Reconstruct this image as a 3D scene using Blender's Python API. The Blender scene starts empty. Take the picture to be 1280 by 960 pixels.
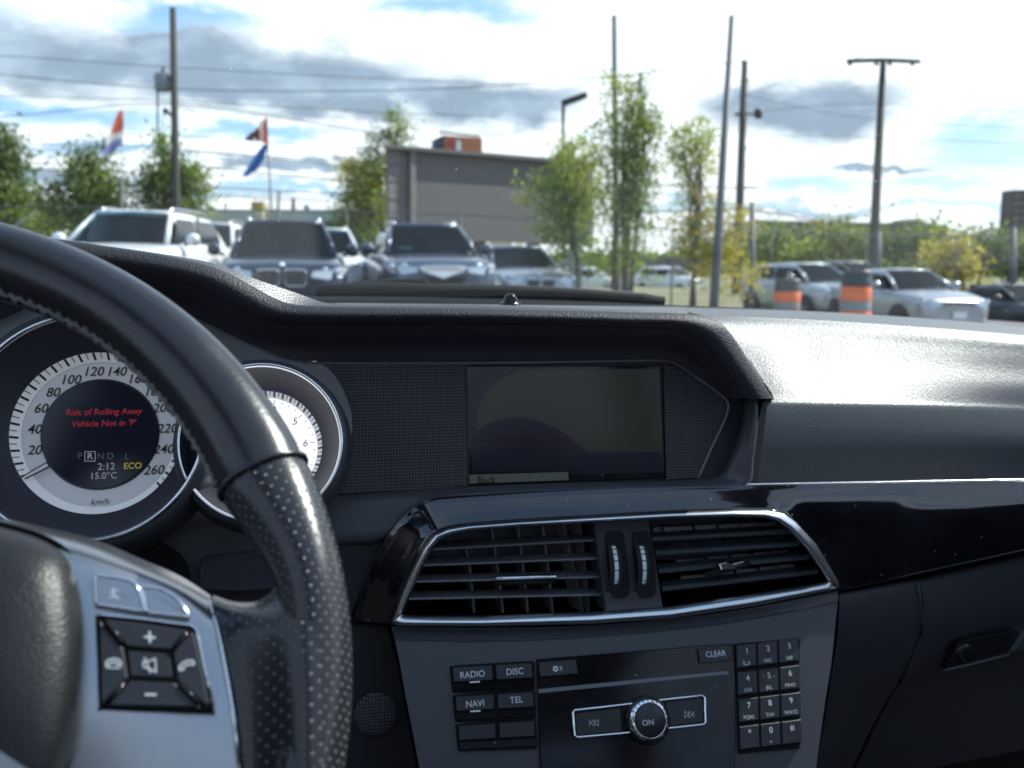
import bpy, bmesh, math, random
from mathutils import Vector as V, Matrix
random.seed(7)
R = math.radians
sc = bpy.context.scene
col = sc.collection
# ---------------------------------------------------------------- camera
CZ = 1.2
F = 1195.0
PSI, PIT, ROL = R(12.0), R(-7.5), R(0.5)
fw = V((math.sin(PSI)*math.cos(PIT), math.cos(PSI)*math.cos(PIT), math.sin(PIT)))
rt0 = V((math.cos(PSI), -math.sin(PSI), 0)); up0 = rt0.cross(fw)
rt = rt0*math.cos(ROL) + up0*math.sin(ROL); up = up0*math.cos(ROL) - rt0*math.sin(ROL)
CAM = V((0, 0, CZ))
cam = bpy.data.cameras.new('camera'); camo = bpy.data.objects.new('camera', cam); col.objects.link(camo)
cam.sensor_width = 36; cam.lens = F/1280*36; cam.clip_start = 0.02; cam.clip_end = 3000
M = Matrix((rt, up, -fw)).transposed().to_4x4(); M.translation = CAM
camo.matrix_world = M
cam.dof.use_dof = True; cam.dof.focus_distance = 0.60; cam.dof.aperture_fstop = 10.5
sc.camera = camo
sc.view_settings.view_transform = 'Standard'; sc.view_settings.look = 'None'
sc.view_settings.exposure = 0.88; sc.view_settings.gamma = 1.0
# ---------------------------------------------------------------- light
SUN_AZ, SUN_EL = R(72), R(44)       # azimuth clockwise from +Y
sdir = V((math.sin(SUN_AZ)*math.cos(SUN_EL), math.cos(SUN_AZ)*math.cos(SUN_EL), math.sin(SUN_EL)))
sl = bpy.data.lights.new('sun', 'SUN'); sl.energy = 4.4; sl.angle = R(0.5); sl.color = (1, .96, .9)
so = bpy.data.objects.new('sun', sl); col.objects.link(so); so.rotation_euler = (-sdir).to_track_quat('-Z', 'Y').to_euler()
so.location = (0, 0, 30)

w = bpy.data.worlds.new('World'); sc.world = w; w.use_nodes = True
def ndz(nt):
    def N(t, **k):
        n = nt.nodes.new(t)
        for a, b in k.items():
            if a == 'inp':
                for i, v in b.items():
                    s = n.inputs[i]
                    if isinstance(v, bpy.types.NodeSocket): nt.links.new(v, s)
                    else: s.default_value = v
            else: setattr(n, a, b)
        return n
    def m(op, a, b=0.0, c=0.0, clamp=False):
        n = N('ShaderNodeMath', operation=op, use_clamp=clamp, inp={0: a, 1: b, 2: c}); return n.outputs[0]
    def mix(f, a, b):
        n = N('ShaderNodeMix', data_type='RGBA'); 
        for i, v in ((0, f), (6, a), (7, b)):
            if isinstance(v, bpy.types.NodeSocket): nt.links.new(v, n.inputs[i])
            else: n.inputs[i].default_value = v if i == 0 else (*v[:3], 1)
        return n.outputs[2]
    def ramp(f, stops, interp='LINEAR'):
        n = N('ShaderNodeValToRGB', inp={0: f}); cr = n.color_ramp; cr.interpolation = interp
        while len(cr.elements) < len(stops): cr.elements.new(.5)
        for e, (p, c) in zip(cr.elements, stops):
            e.position = p; e.color = (*c, 1) if len(c) == 3 else c
        return n.outputs[0]
    return N, m, mix, ramp
def worldsky():
    nt = w.node_tree; nt.nodes.clear(); N, m, mix, ramp = ndz(nt)
    sky = N('ShaderNodeTexSky', sky_type='NISHITA', sun_disc=False, sun_elevation=SUN_EL, sun_rotation=SUN_AZ)
    tc = N('ShaderNodeTexCoord').outputs['Generated']
    sep = N('ShaderNodeSeparateXYZ', inp={0: tc})
    x, y, z = sep.outputs
    az = m('ARCTAN2', x, y); el = m('ARCSINE', z)
    zz = m('ADD', m('MAXIMUM', z, 0.0), .10)
    pv = N('ShaderNodeCombineXYZ', inp={0: m('DIVIDE', x, zz), 1: m('DIVIDE', y, zz), 2: 3.7})
    n1 = N('ShaderNodeTexNoise', inp={'Vector': pv.outputs[0], 'Scale': .85, 'Detail': 8.0, 'Roughness': .58, 'Distortion': .3}).outputs[0]
    # angular-space noise for the billows near the horizon
    av = N('ShaderNodeCombineXYZ', inp={0: m('MULTIPLY', az, 1.0), 1: m('MULTIPLY', el, 2.1), 2: 1.3})
    n2 = N('ShaderNodeTexNoise', inp={'Vector': av.outputs[0], 'Scale': 7.0, 'Detail': 8.0, 'Roughness': .6}).outputs[0]
    n3 = N('ShaderNodeTexNoise', inp={'Vector': av.outputs[0], 'Scale': 16.0, 'Detail': 6.0, 'Roughness': .6}).outputs[0]
    wob = m('MULTIPLY', m('SUBTRACT', n2, .5), .16)
    wob2 = m('MULTIPLY', m('SUBTRACT', n3, .5), .05)
    azw = m('ADD', az, wob); elw = m('ADD', m('ADD', el, m('MULTIPLY', wob, -.35)), wob2)
    def blob(px, py, sx, sy):
        a0 = math.atan((px-640)/F)+PSI; e0 = (322-py)/F
        dx = m('DIVIDE', m('SUBTRACT', azw, a0), sx/F); dy = m('DIVIDE', m('SUBTRACT', elw, e0), sy/F)
        d2 = m('ADD', m('MULTIPLY', dx, dx), m('MULTIPLY', dy, dy))
        return m('SUBTRACT', 1.0, m('MULTIPLY', d2, .5), clamp=True)
    def union(bl):
        r = None
        for b in bl:
            v = blob(*b); r = v if r is None else m('MAXIMUM', r, v)
        return r
    grey = union([(60, 110, 200, 34), (330, 120, 190, 34), (230, 95, 120, 28), (620, 140, 110, 26), (470, 130, 70, 26), (1000, 145, 105, 30), (1090, 216, 60, 6), (60, 240, 90, 12),
                  (380, 215, 90, 8), (1010, 265, 80, 7)])
    gap = union([(60, 168, 130, 13), (330, 176, 100, 9), (225, 56, 90, 15), (1235, 200, 80, 26), (1000, 236, 60, 12), (40, 20, 120, 12), (560, 30, 90, 14), (1160, 235, 70, 8), (130, 205, 90, 8), (380, 246, 200, 6), (900, 262, 120, 7), (180, 66, 40, 6), (1150, 262, 120, 5)])
    g = m('MULTIPLY', grey, m('ADD', .62, m('MULTIPLY', n2, .8)), clamp=True)
    mott = m('MULTIPLY', ramp(m('ADD', m('MULTIPLY', n2, .6), m('MULTIPLY', n3, .4)), [(.46, (0, 0, 0)), (.66, (1, 1, 1))]), .42)
    lft = m('SUBTRACT', 1.0, m('MULTIPLY', m('ADD', az, .1), 1.3), clamp=True)      # thinner veil of grey towards the sunny side
    g = m('MAXIMUM', g, m('MULTIPLY', mott, m('ADD', .35, m('MULTIPLY', lft, .65))))
    g = m('MULTIPLY', ramp(g, [(.10, (0, 0, 0)), (.80, (1, 1, 1))]), m('ADD', .55, m('MULTIPLY', n3, .85)), clamp=True)
    # general cover away from the frame: broken cloud
    cov = ramp(n1, [(.40, (0, 0, 0)), (.55, (1, 1, 1))])
    covg = ramp(n1, [(.52, (0, 0, 0)), (.72, (1, 1, 1))])
    inb = m('MULTIPLY', m('SUBTRACT', 1.0, m('DIVIDE', m('ABSOLUTE', m('SUBTRACT', az, PSI)), .9), clamp=True),
            m('SUBTRACT', 1.0, m('DIVIDE', el, .42), clamp=True))
    front = ramp(inb, [(.05, (0, 0, 0)), (.3, (1, 1, 1))])
    haz = ramp(n3, [(.3, (.80, .80, .80)), (.6, (1, 1, 1))])
    cmask_f = m('SUBTRACT', haz, m('MULTIPLY', gap, .95), clamp=True)
    cmask = m('ADD', m('MULTIPLY', front, cmask_f), m('MULTIPLY', m('SUBTRACT', 1.0, front), m('MULTIPLY', cov, m('SUBTRACT', .8, m('MULTIPLY', z, .7), clamp=True))))
    gm = m('ADD', m('MULTIPLY', front, g), m('MULTIPLY', m('SUBTRACT', 1.0, front), covg), clamp=True)
    white = (8.2, 8.3, 8.5); dark = (2.2, 2.75, 3.5)
    cc = mix(gm, white, dark)
    out = mix(cmask, mix(.55, sky.outputs[0], (2.3, 4.4, 7.4)), cc)
    bg = N('ShaderNodeBackground', inp={0: out, 1: 0.10})
    N('ShaderNodeOutputWorld', inp={0: bg.outputs[0]})
worldsky()
# ---------------------------------------------------------------- geometry helpers
def ray(x, y): return fw + rt*((x-640)/F) + up*((480-y)/F)
def P(x, y, Y):                       # point of the car's interior, Y metres ahead of the eye
    r = ray(x, y); return CAM + r*(Y/r.y)
def B(x, y, d): return CAM + ray(x, y)*d
class Fr:                             # a flat working plane: origin, normal towards the viewer
    def __init__(s, o, n, ux=V((1, 0, 0))):
        s.o = V(o); s.n = V(n).normalized(); s.u = (ux - s.n*ux.dot(s.n)).normalized(); s.v = s.n.cross(s.u)
    def px(s, x, y, w=0.0):
        r = ray(x, y); o = s.o + s.n*w
        return CAM + r*((o-CAM).dot(s.n)/r.dot(s.n))
    def at(s, a, b, w=0.0): return s.o + s.u*a + s.v*b + s.n*w
    def uv(s, p): d = p-s.o; return d.dot(s.u), d.dot(s.v)
def catm(ps, k, closed=False):
    n = len(ps)
    if n < 3 or k == 1:
        if n == 2: return [ps[0].lerp(ps[1], i/k) for i in range(k)] + [ps[1]]
        return list(ps)
    out = []; rng = n if closed else n-1
    for i in range(rng):
        if closed: a, b, c, d = ps[(i-1) % n], ps[i], ps[(i+1) % n], ps[(i+2) % n]
        else: a, b, c, d = ps[max(i-1, 0)], ps[i], ps[i+1], ps[min(i+2, n-1)]
        if not closed and i == 0: a = b*2-c
        if not closed and i == n-2: d = c*2-b
        for j in range(k):
            t = j/k
            out.append(.5*((2*b) + (c-a)*t + (2*a-5*b+4*c-d)*t*t + (3*b-a-3*c+d)*t**3))
    if not closed: out.append(ps[-1].copy())
    return out
def empty(name, loc, rz=0.0):
    o = bpy.data.objects.new(name, None); col.objects.link(o); o.location = loc; o.rotation_euler = (0, 0, rz); o.empty_display_size = .1; return o
def tag(o, label=None, cat=None, group=None, kind=None):
    for k, v in (('label', label), ('category', cat), ('group', group), ('kind', kind)):
        if v: o[k] = v
    return o
ORG = {}
def origin_of(o):
    p = V((0, 0, 0))
    while o is not None: p = p + o.location; o = o.parent
    return p
class MB:
    def __init__(s): s.v = []; s.f = []; s.m = []; s.mats = []; s.uv = None; s.sm = []
    def mi(s, mat):
        if mat not in s.mats: s.mats.append(mat)
        return s.mats.index(mat)
    def add(s, vs, fs, mat, smooth=False):
        b = len(s.v); s.v += [V(p) for p in vs]; i = s.mi(mat)
        for f in fs: s.f.append([b+k for k in f]); s.m.append(i); s.sm.append(smooth)
        return s
    def prism(s, pts, back, mat, bev=0.0, side=None):        # front loop pts, extruded along back; edge chamfer bev (m)
        n = len(pts); back = V(back); pts = [V(p) for p in pts]
        if bev > 0:
            c = sum(pts, V())/n; bn = back.normalized()
            fr = []
            for i, p in enumerate(pts):
                a = (pts[i-1]-p); b_ = (pts[(i+1) % n]-p)
                a = a.normalized() if a.length > 1e-9 else a; b_ = b_.normalized() if b_.length > 1e-9 else b_
                h = a+b_
                if h.length < .15:
                    h = bn.cross(b_); h = h if h.dot(c-p) > 0 else -h
                h = h.normalized(); 
                if h.dot(c-p) < 0: h = -h
                si = max(.35, abs(h.cross(b_).length)); fr.append(p + h*bev/si)
            loops = [fr, [p+bn*bev for p in pts], [p+back for p in pts]]
        else: loops = [pts, [p+back for p in pts]]
        vs = sum(loops, []); fs = [list(range(n))]
        for l in range(len(loops)-1):
            for i in range(n):
                j = (i+1) % n; fs.append([l*n+j, l*n+i, (l+1)*n+i, (l+1)*n+j])
        fs.append([(len(loops)-1)*n+i for i in reversed(range(n))])
        return s.add(vs, fs, mat)
    def box(s, c, sx, sy, sz, mat, ax=None):
        ux, uy, uz = ax or (V((1, 0, 0)), V((0, 1, 0)), V((0, 0, 1))); c = V(c)
        vs = [c+ux*(a*sx/2)+uy*(b*sy/2)+uz*(d*sz/2) for a in (-1, 1) for b in (-1, 1) for d in (-1, 1)]
        return s.add(vs, [(0, 1, 3, 2), (4, 6, 7, 5), (0, 4, 5, 1), (2, 3, 7, 6), (0, 2, 6, 4), (1, 5, 7, 3)], mat)
    def tube(s, path, r, mat, n=8, closed=False, cap=True, ry=None, upv=V((0, 0, 1))):
        path = [V(p) for p in path]; L = len(path); vs = []
        rs = r if isinstance(r, (list, tuple)) else [r]*L
        for i, p in enumerate(path):
            a = path[i-1] if (i > 0 or closed) else p; b = path[(i+1) % L] if (i < L-1 or closed) else p
            t = (b-a).normalized(); u_ = t.cross(upv)
            if u_.length < 1e-4: u_ = t.cross(V((1, 0, 0)))
            u_.normalize(); v_ = u_.cross(t)
            for k in range(n):
                q = 2*math.pi*k/n; vs.append(p + u_*math.cos(q)*rs[i] + v_*math.sin(q)*(rs[i]*(ry or 1)))
        fs = []
        for i in range(L if closed else L-1):
            for k in range(n):
                a = i*n+k; b = i*n+(k+1) % n; c = ((i+1) % L)*n; fs.append([a, b, c+(k+1) % n, c+k])
        if cap and not closed: fs += [list(range(n))[::-1], [(L-1)*n+k for k in range(n)]]
        return s.add(vs, fs, mat, True)
    def lathe(s, prof, o, ax, mat, n=48, u0=None, smooth=True, arc=(0, 360)):    # prof: (radius, height along ax)
        ax = V(ax).normalized(); u_ = u0 or ax.cross(V((0, 0, 1)));
        if u_.length < 1e-4: u_ = V((1, 0, 0))
        u_ = u_.normalized(); v_ = ax.cross(u_); o = V(o); vs = []
        full = arc[1]-arc[0] >= 360; m_ = n if full else n+1
        for r_, h in prof:
            for k in range(m_):
                q = R(arc[0]+(arc[1]-arc[0])*k/n); vs.append(o+ax*h+u_*(math.cos(q)*r_)+v_*(math.sin(q)*r_))
        fs = []
        for i in range(len(prof)-1):
            for k in range(n):
                j = (k+1) % m_; fs.append([i*m_+k, i*m_+j, (i+1)*m_+j, (i+1)*m_+k])
        return s.add(vs, fs, mat, smooth)
    def grid(s, rows, mat, smooth=True, closed=False, uv=False):
        n = len(rows[0]); b = len(s.v); vs = sum(rows, []); fs = []
        for i in range(len(rows)-1):
            for k in range(n if closed else n-1):
                j = (k+1) % n; fs.append([i*n+k, i*n+j, (i+1)*n+j, (i+1)*n+k])
        s.add(vs, fs, mat, smooth)
        if uv:
            if s.uv is None: s.uv = {}
            for i, r_ in enumerate(rows):
                a = 0
                for k, p in enumerate(r_):
                    if k: a += (p-r_[k-1]).length
                    s.uv[b+i*n+k] = (a, i)
        return s
    def text(s, body, size, fr, c, mat, w=0.0004, shear=0.0, align='CENTER', u=None, v=None, bold=0.0, track=1.0, sx=1.0):
        cu = bpy.data.curves.new('t', 'FONT'); cu.body = body; cu.size = 1; cu.align_x = align; cu.align_y = 'CENTER'; cu.shear = shear; cu.offset = bold; cu.space_character = track
        cu.resolution_u = 3
        ob = bpy.data.objects.new('t', cu); me = bpy.data.meshes.new_from_object(ob)
        u = u or fr.u; v = v or fr.v; c = V(c)+fr.n*w
        s.add([c+u*(p.co.x*size*sx)+v*(p.co.y*size) for p in me.vertices], [list(f.vertices) for f in me.polygons], mat)
        bpy.data.objects.remove(ob); bpy.data.curves.remove(cu); bpy.data.meshes.remove(me)
        return s
    def build(s, name, parent=None, local=False, bevel=0.0, subsurf=0, weld=False, uvs=None, flip=False, seg=2):
        me = bpy.data.meshes.new(name); off = V((0, 0, 0)) if (local or parent is None) else origin_of(parent)
        me.from_pydata([p-off for p in s.v], [], s.f)
        for mt in s.mats: me.materials.append(mt)
        me.polygons.foreach_set('material_index', s.m); me.polygons.foreach_set('use_smooth', s.sm)
        if uvs or s.uv:
            uvs = uvs or s.uv; l = me.uv_layers.new(name='UVMap')
            for lp in me.loops: l.data[lp.index].uv = uvs.get(lp.vertex_index, (0, 0))
        me.validate(); me.update()
        bm = bmesh.new(); bm.from_mesh(me)
        if weld: bmesh.ops.remove_doubles(bm, verts=bm.verts, dist=1e-5)
        bmesh.ops.recalc_face_normals(bm, faces=bm.faces)
        if flip: bmesh.ops.reverse_faces(bm, faces=bm.faces)
        bm.to_mesh(me); bm.free()
        o = bpy.data.objects.new(name, me); col.objects.link(o)
        if parent is not None: o.parent = parent
        if bevel:
            b = o.modifiers.new('b', 'BEVEL'); b.width = bevel; b.segments = seg; b.limit_method = 'ANGLE'; b.angle_limit = R(35)
        if subsurf:
            b = o.modifiers.new('s', 'SUBSURF'); b.levels = b.render_levels = subsurf
        return o
def rowpx(r): return [P(*p) for p in r]
def loft(rows, mat, ku=4, kv=4, world=False, mb=None):
    rs = [catm(r if world else rowpx(r), ku) for r in rows]
    if kv > 1 and len(rs) > 2:
        cols = [catm([r[i] for r in rs], kv) for i in range(len(rs[0]))]
        rs = [[c[j] for c in cols] for j in range(len(cols[0]))]
    elif kv > 1:
        rs = [[a.lerp(b, j/kv) for a, b in zip(rs[0], rs[1])] for j in range(kv+1)]
    return (mb or MB()).grid(rs, mat)
# ---------------------------------------------------------------- materials
def mat(name, base=(.1, .1, .1), rough=.5, metal=0.0, spec=.5, coat=0.0, emit=None, es=0.0, fn=None):
    mt = bpy.data.materials.new(name); mt.use_nodes = True; nt = mt.node_tree; b = nt.nodes['Principled BSDF']
    b.inputs['Base Color'].default_value = (*base, 1); b.inputs['Roughness'].default_value = rough; b.inputs['Metallic'].default_value = metal
    b.inputs['Specular IOR Level'].default_value = spec; b.inputs['Coat Weight'].default_value = coat; b.inputs['Coat Roughness'].default_value = .03
    if emit: b.inputs['Emission Color'].default_value = (*emit, 1); b.inputs['Emission Strength'].default_value = es
    if fn: fn(nt, b, *ndz(nt))
    return mt
def obj_co(N): return N('ShaderNodeTexCoord').outputs['Object']
def grainfn(scale, strength, var=.15, dist=.0006, vor=True, rvar=.12):
    def fn(nt, b, N, m, mix, ramp):
        co = obj_co(N)
        n = N('ShaderNodeTexNoise', inp={'Vector': co, 'Scale': scale*.35, 'Detail': 4.0, 'Roughness': .6}).outputs[0]
        if vor:
            wv = N('ShaderNodeVectorMath', operation='ADD', inp={0: co, 1: N('ShaderNodeVectorMath', operation='SCALE', inp={0: N('ShaderNodeTexNoise', inp={'Vector': co, 'Scale': scale*.6, 'Detail': 2.0}).outputs[1], 3: .6/scale}).outputs[0]}).outputs[0]
            h = N('ShaderNodeTexVoronoi', feature='SMOOTH_F1', inp={'Vector': wv, 'Scale': scale, 'Smoothness': .35}).outputs[0]
            h = m('ADD', h, m('MULTIPLY', n, .5))
        else: h = N('ShaderNodeTexNoise', inp={'Vector': co, 'Scale': scale, 'Detail': 3.0}).outputs[0]
        bp = N('ShaderNodeBump', inp={'Strength': strength, 'Distance': dist, 'Height': h})
        nt.links.new(bp.outputs[0], b.inputs['Normal'])
        big = N('ShaderNodeTexNoise', inp={'Vector': co, 'Scale': 9.0, 'Detail': 6.0, 'Roughness': .65}).outputs[0]
        c = b.inputs['Base Color'].default_value[:3]
        nt.links.new(mix(big, [x*(1-var) for x in c], [x*(1+var) for x in c]), b.inputs['Base Color'])
        r0 = b.inputs['Roughness'].default_value
        nt.links.new(m('ADD', r0-rvar/2, m('MULTIPLY', big, rvar)), b.inputs['Roughness'])
    return fn
def dustfn(nt, b, N, m, mix, ramp):
    co = obj_co(N); v = N('ShaderNodeTexVoronoi', inp={'Vector': co, 'Scale': 130.0}); 
    rnd = N('ShaderNodeTexWhiteNoise', inp={0: v.outputs['Position']}).outputs[0]
    sp = m('MULTIPLY', m('LESS_THAN', v.outputs['Distance'], .10), m('GREATER_THAN', rnd, .86))
    nz = N('ShaderNodeTexNoise', inp={'Vector': co, 'Scale': 14.0, 'Detail': 6.0, 'Roughness': .7}).outputs[0]
    film = m('MULTIPLY', ramp(nz, [(.45, (0, 0, 0)), (.8, (1, 1, 1))]), .03)
    c = b.inputs['Base Color'].default_value[:3]
    nt.links.new(mix(m('ADD', m('MULTIPLY', sp, .35), film, clamp=True), c, (.45, .45, .45)), b.inputs['Base Color'])
    nt.links.new(m('ADD', b.inputs['Roughness'].default_value, m('MULTIPLY', nz, .06)), b.inputs['Roughness'])
def meshfn(nt, b, N, m, mix, ramp):      # fine woven perforated panel, pitch about 2 mm
    co = N('ShaderNodeSeparateXYZ', inp={0: obj_co(N)}); k = 2*math.pi/.0028
    a = m('SINE', m('MULTIPLY', m('ADD', m('MULTIPLY', co.outputs[0], .55), m('MULTIPLY', co.outputs[2], .55)), k)); c_ = m('SINE', m('MULTIPLY', m('SUBTRACT', m('MULTIPLY', co.outputs[0], .55), m('MULTIPLY', co.outputs[2], .55)), k))
    h = m('MULTIPLY', a, c_)
    bp = N('ShaderNodeBump', inp={'Strength': .9, 'Distance': .0005, 'Height': h}); nt.links.new(bp.outputs[0], b.inputs['Normal'])
    nt.links.new(mix(m('MULTIPLY', m('ADD', h, 1.0), .5), (.012, .012, .013), (.13, .13, .14)), b.inputs['Base Color'])
def perffn(nt, b, N, m, mix, ramp):
    uv = N('ShaderNodeSeparateXYZ', inp={0: N('ShaderNodeUVMap').outputs[0]}); p = .0049
    a = m('DIVIDE', uv.outputs[0], p); c_ = m('DIVIDE', uv.outputs[1], p)
    def cell(a, c_):
        x = m('SUBTRACT', m('FRACT', a), .5); y = m('SUBTRACT', m('FRACT', c_), .5)
        return m('SQRT', m('ADD', m('MULTIPLY', x, x), m('MULTIPLY', y, y)))
    d = m('MINIMUM', cell(a, c_), cell(m('ADD', a, .5), m('ADD', c_, .5)))
    hole = ramp(d, [(.07, (0, 0, 0)), (.15, (1, 1, 1))]); core = m('LESS_THAN', d, .085)
    g = N('ShaderNodeTexNoise', inp={'Vector': obj_co(N), 'Scale': 900.0, 'Detail': 2.0}).outputs[0]
    bp = N('ShaderNodeBump', inp={'Strength': .85, 'Distance': .0007, 'Height': m('ADD', hole, m('MULTIPLY', g, .05))}); nt.links.new(bp.outputs[0], b.inputs['Normal'])
    nt.links.new(mix(core, b.inputs['Base Color'].default_value[:3], (.19, .19, .19)), b.inputs['Base Color'])  # pale hole cores paint the shine of the hole rims
    nt.links.new(m('ADD', .27, m('MULTIPLY', core, .4)), b.inputs['Roughness'])
def leatherfn(nt, b, N, m, mix, ramp):
    co = obj_co(N); n = N('ShaderNodeTexNoise', inp={'Vector': co, 'Scale': 22.0, 'Detail': 7.0, 'Roughness': .62}).outputs[0]
    f = N('ShaderNodeTexNoise', inp={'Vector': co, 'Scale': 500.0, 'Detail': 3.0}).outputs[0]
    v = N('ShaderNodeTexVoronoi', inp={'Vector': co, 'Scale': 120.0}); rnd = N('ShaderNodeTexWhiteNoise', inp={0: v.outputs['Position']}).outputs[0]
    sp = m('MULTIPLY', m('LESS_THAN', v.outputs['Distance'], .07), m('GREATER_THAN', rnd, .93))
    c = b.inputs['Base Color'].default_value[:3]
    nt.links.new(mix(sp, mix(n, [x*.7 for x in c], [x*1.35 for x in c]), (.5, .48, .45)), b.inputs['Base Color'])
    nt.links.new(m('ADD', .14, m('MULTIPLY', n, .24)), b.inputs['Roughness'])
    bp = N('ShaderNodeBump', inp={'Strength': .30, 'Distance': .0003, 'Height': m('ADD', f, m('MULTIPLY', n, 2.0))}); nt.links.new(bp.outputs[0], b.inputs['Normal'])
MT = {}
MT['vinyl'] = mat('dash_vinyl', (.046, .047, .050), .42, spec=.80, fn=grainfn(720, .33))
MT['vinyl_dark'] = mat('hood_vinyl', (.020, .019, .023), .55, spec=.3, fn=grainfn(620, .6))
MT['lower_vinyl'] = mat('lower_vinyl', (.034, .034, .041), .6, spec=.35, fn=grainfn(620, .45))
MT['satin'] = mat('satin_plastic', (.052, .054, .062), .42, spec=.45, fn=grainfn(1500, .12, vor=False))
MT['grey_plastic'] = mat('grey_cluster_plastic', (.19, .19, .20), .5, spec=.4, fn=grainfn(1300, .2, vor=False))
MT['hood_inner'] = mat('hood_inner', (.042, .041, .053), .5, spec=.35, fn=grainfn(1300, .2, vor=False))
MT['piano'] = mat('piano_black', (.004, .004, .006), .045, spec=.6, coat=.6, fn=dustfn)
MT['mesh'] = mat('textured_mesh', (.02, .02, .02), .7, spec=.15, fn=meshfn)
MT['chrome'] = mat('satin_chrome', (.72, .72, .74), .24, 1.0, fn=grainfn(1800, .05, vor=False, rvar=.1))
MT['chrome_bright'] = mat('bright_chrome', (.8, .8, .82), .10, 1.0)
MT['silver'] = mat('brushed_silver', (.36, .355, .355), .27, 1.0, fn=grainfn(1300, .02, var=.08, vor=False))
MT['black'] = mat('matte_black', (.010, .010, .011), .6, spec=.3)
MT['cavity'] = mat('vent_cavity', (.004, .004, .004), .7, spec=.2)
MT['slat'] = mat('vent_slat', (.14, .14, .155), .33, spec=.6)  # lightened so that the slat edges seem to catch light
MT['vane'] = mat('vent_vane', (.26, .25, .25), .45)
MT['slat_shaded'] = mat('vent_slat_shaded', (.040, .042, .052), .35, spec=.5)  # darker copy of the slat colour, shade painted in for the right vent
MT['button'] = mat('black_button', (.016, .016, .020), .36, spec=.5, fn=grainfn(1500, .08, vor=False))
MT['gloss'] = mat('gloss_black', (.006, .005, .006), .07, spec=.3, fn=dustfn)
MT['print'] = mat('white_print', (.62, .64, .66), .6)
MT['lit_print'] = mat('pale_print', (.75, .8, .82), .5)
MT['leather'] = mat('rim_leather', (.014, .014, .017), .3, spec=.5, fn=leatherfn)
MT['perf'] = mat('perforated_leather', (.016, .016, .019), .3, spec=.5, fn=perffn)
MT['airbag'] = mat('airbag_vinyl', (.009, .009, .010), .40, spec=.35, fn=grainfn(1100, .28))
MT['seam'] = mat('dark_stitch', (.13, .125, .12), .7)
MT['dial'] = mat('dial_silver', (.50, .51, .52), .45, spec=.4, emit=(.9, .93, 1), es=.05)
MT['dial_sunlit'] = mat('dial_sunlit', (.72, .73, .76), .5, emit=(.95, .96, 1), es=.55)  # backlit face, whitened and brightened to stand in for sun on it
MT['dial_black'] = mat('dial_print', (.01, .01, .01), .6)
MT['tick_ring'] = mat('scale_ring', (.62, .64, .67), .35, spec=.5, emit=(.9, .95, 1), es=.10)
MT['dial_red'] = mat('dial_red', (.6, .05, .05), .5, emit=(1, .1, .1), es=.1)
MT['lcd'] = mat('dark_display', (.004, .004, .008), .12, spec=.5, emit=(.10, .12, .3), es=.012)
MT['lcd_red'] = mat('red_pixels', (.1, .01, .01), .5, emit=(1, .03, .06), es=.10)
MT['lcd_dim'] = mat('dim_pixels', (.05, .06, .07), .5, emit=(.6, .8, 1), es=.022)
MT['lcd_white'] = mat('white_pixels', (.2, .2, .2), .5, emit=(.8, .9, 1), es=.09)
MT['lcd_amber'] = mat('amber_pixels', (.2, .15, .02), .5, emit=(1, .75, .05), es=.12)
MT['purple'] = mat('blue_stained_edge', (.10, .08, .35), .4)
MT['asphalt'] = mat('asphalt', (.16, .16, .155), .85, fn=grainfn(8, .3, vor=False, dist=.01))
MT['grass'] = mat('dry_grass', (.16, .15, .07), .9, fn=grainfn(5, .5, var=.5, vor=False, dist=.05))
MT['galv'] = mat('galvanised_steel', (.20, .22, .24), .5, .4, fn=grainfn(12, .1, vor=False))
MT['wood_pole'] = mat('weathered_wood', (.04, .036, .034), .85, fn=grainfn(30, .5, var=.3, vor=False, dist=.01))
MT['dark_steel'] = mat('dark_steel', (.035, .037, .04), .5)
MT['wire'] = mat('cable', (.06, .065, .07), .7)
MT['rubber'] = mat('tyre_rubber', (.02, .02, .02), .8)
MT['bark'] = mat('bark', (.11, .09, .07), .9, fn=grainfn(20, .5, var=.3, vor=False, dist=.02))
MT['rim'] = mat('alloy', (.5, .5, .52), .3, .9)
MT['carglass'] = mat('car_glass', (.004, .010, .014), .06, spec=.18)
MT['lamp'] = mat('headlight_lens', (.55, .58, .62), .12, .3, spec=.8, coat=.8)
MT['plasticblack'] = mat('black_trim', (.015, .015, .016), .5)
MT['cowl'] = mat('cowl_plastic', (.006, .008, .009), .7, spec=.12)
MT['pole_grey'] = mat('weathered_grey_steel', (.085, .09, .095), .65, .2, fn=grainfn(12, .1, vor=False))

def cgl():
    mt = bpy.data.materials.new('car_windscreen'); mt.use_nodes = True; nt = mt.node_tree; nt.nodes.clear(); N, m, mix, ramp = ndz(nt)
    t = N('ShaderNodeBsdfTransparent', inp={0: (.36, .52, .56, 1)}).outputs[0]; g = N('ShaderNodeBsdfGlossy', inp={'Color': (1, 1, 1, 1), 'Roughness': .03}).outputs[0]
    f = N('ShaderNodeFresnel', inp={0: 1.45}).outputs[0]
    N('ShaderNodeOutputMaterial', inp={0: N('ShaderNodeMixShader', inp={0: m('MULTIPLY', f, .55), 1: t, 2: g}).outputs[0]}); return mt
MT['cargl2'] = cgl(); MT['interior'] = mat('car_interior', (.03, .035, .038), .7); MT['interior_l'] = mat('car_seat_fabric', (.06, .07, .07), .8)
# ================================================================ CAR INTERIOR
YP = .79                                  # distance of the instrument and screen panel
dash = tag(empty('dashboard', (0.12, .85, .55)), 'black dashboard with cockpit hood, centre screen, two air vents and radio below the windscreen', 'dashboard')
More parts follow.
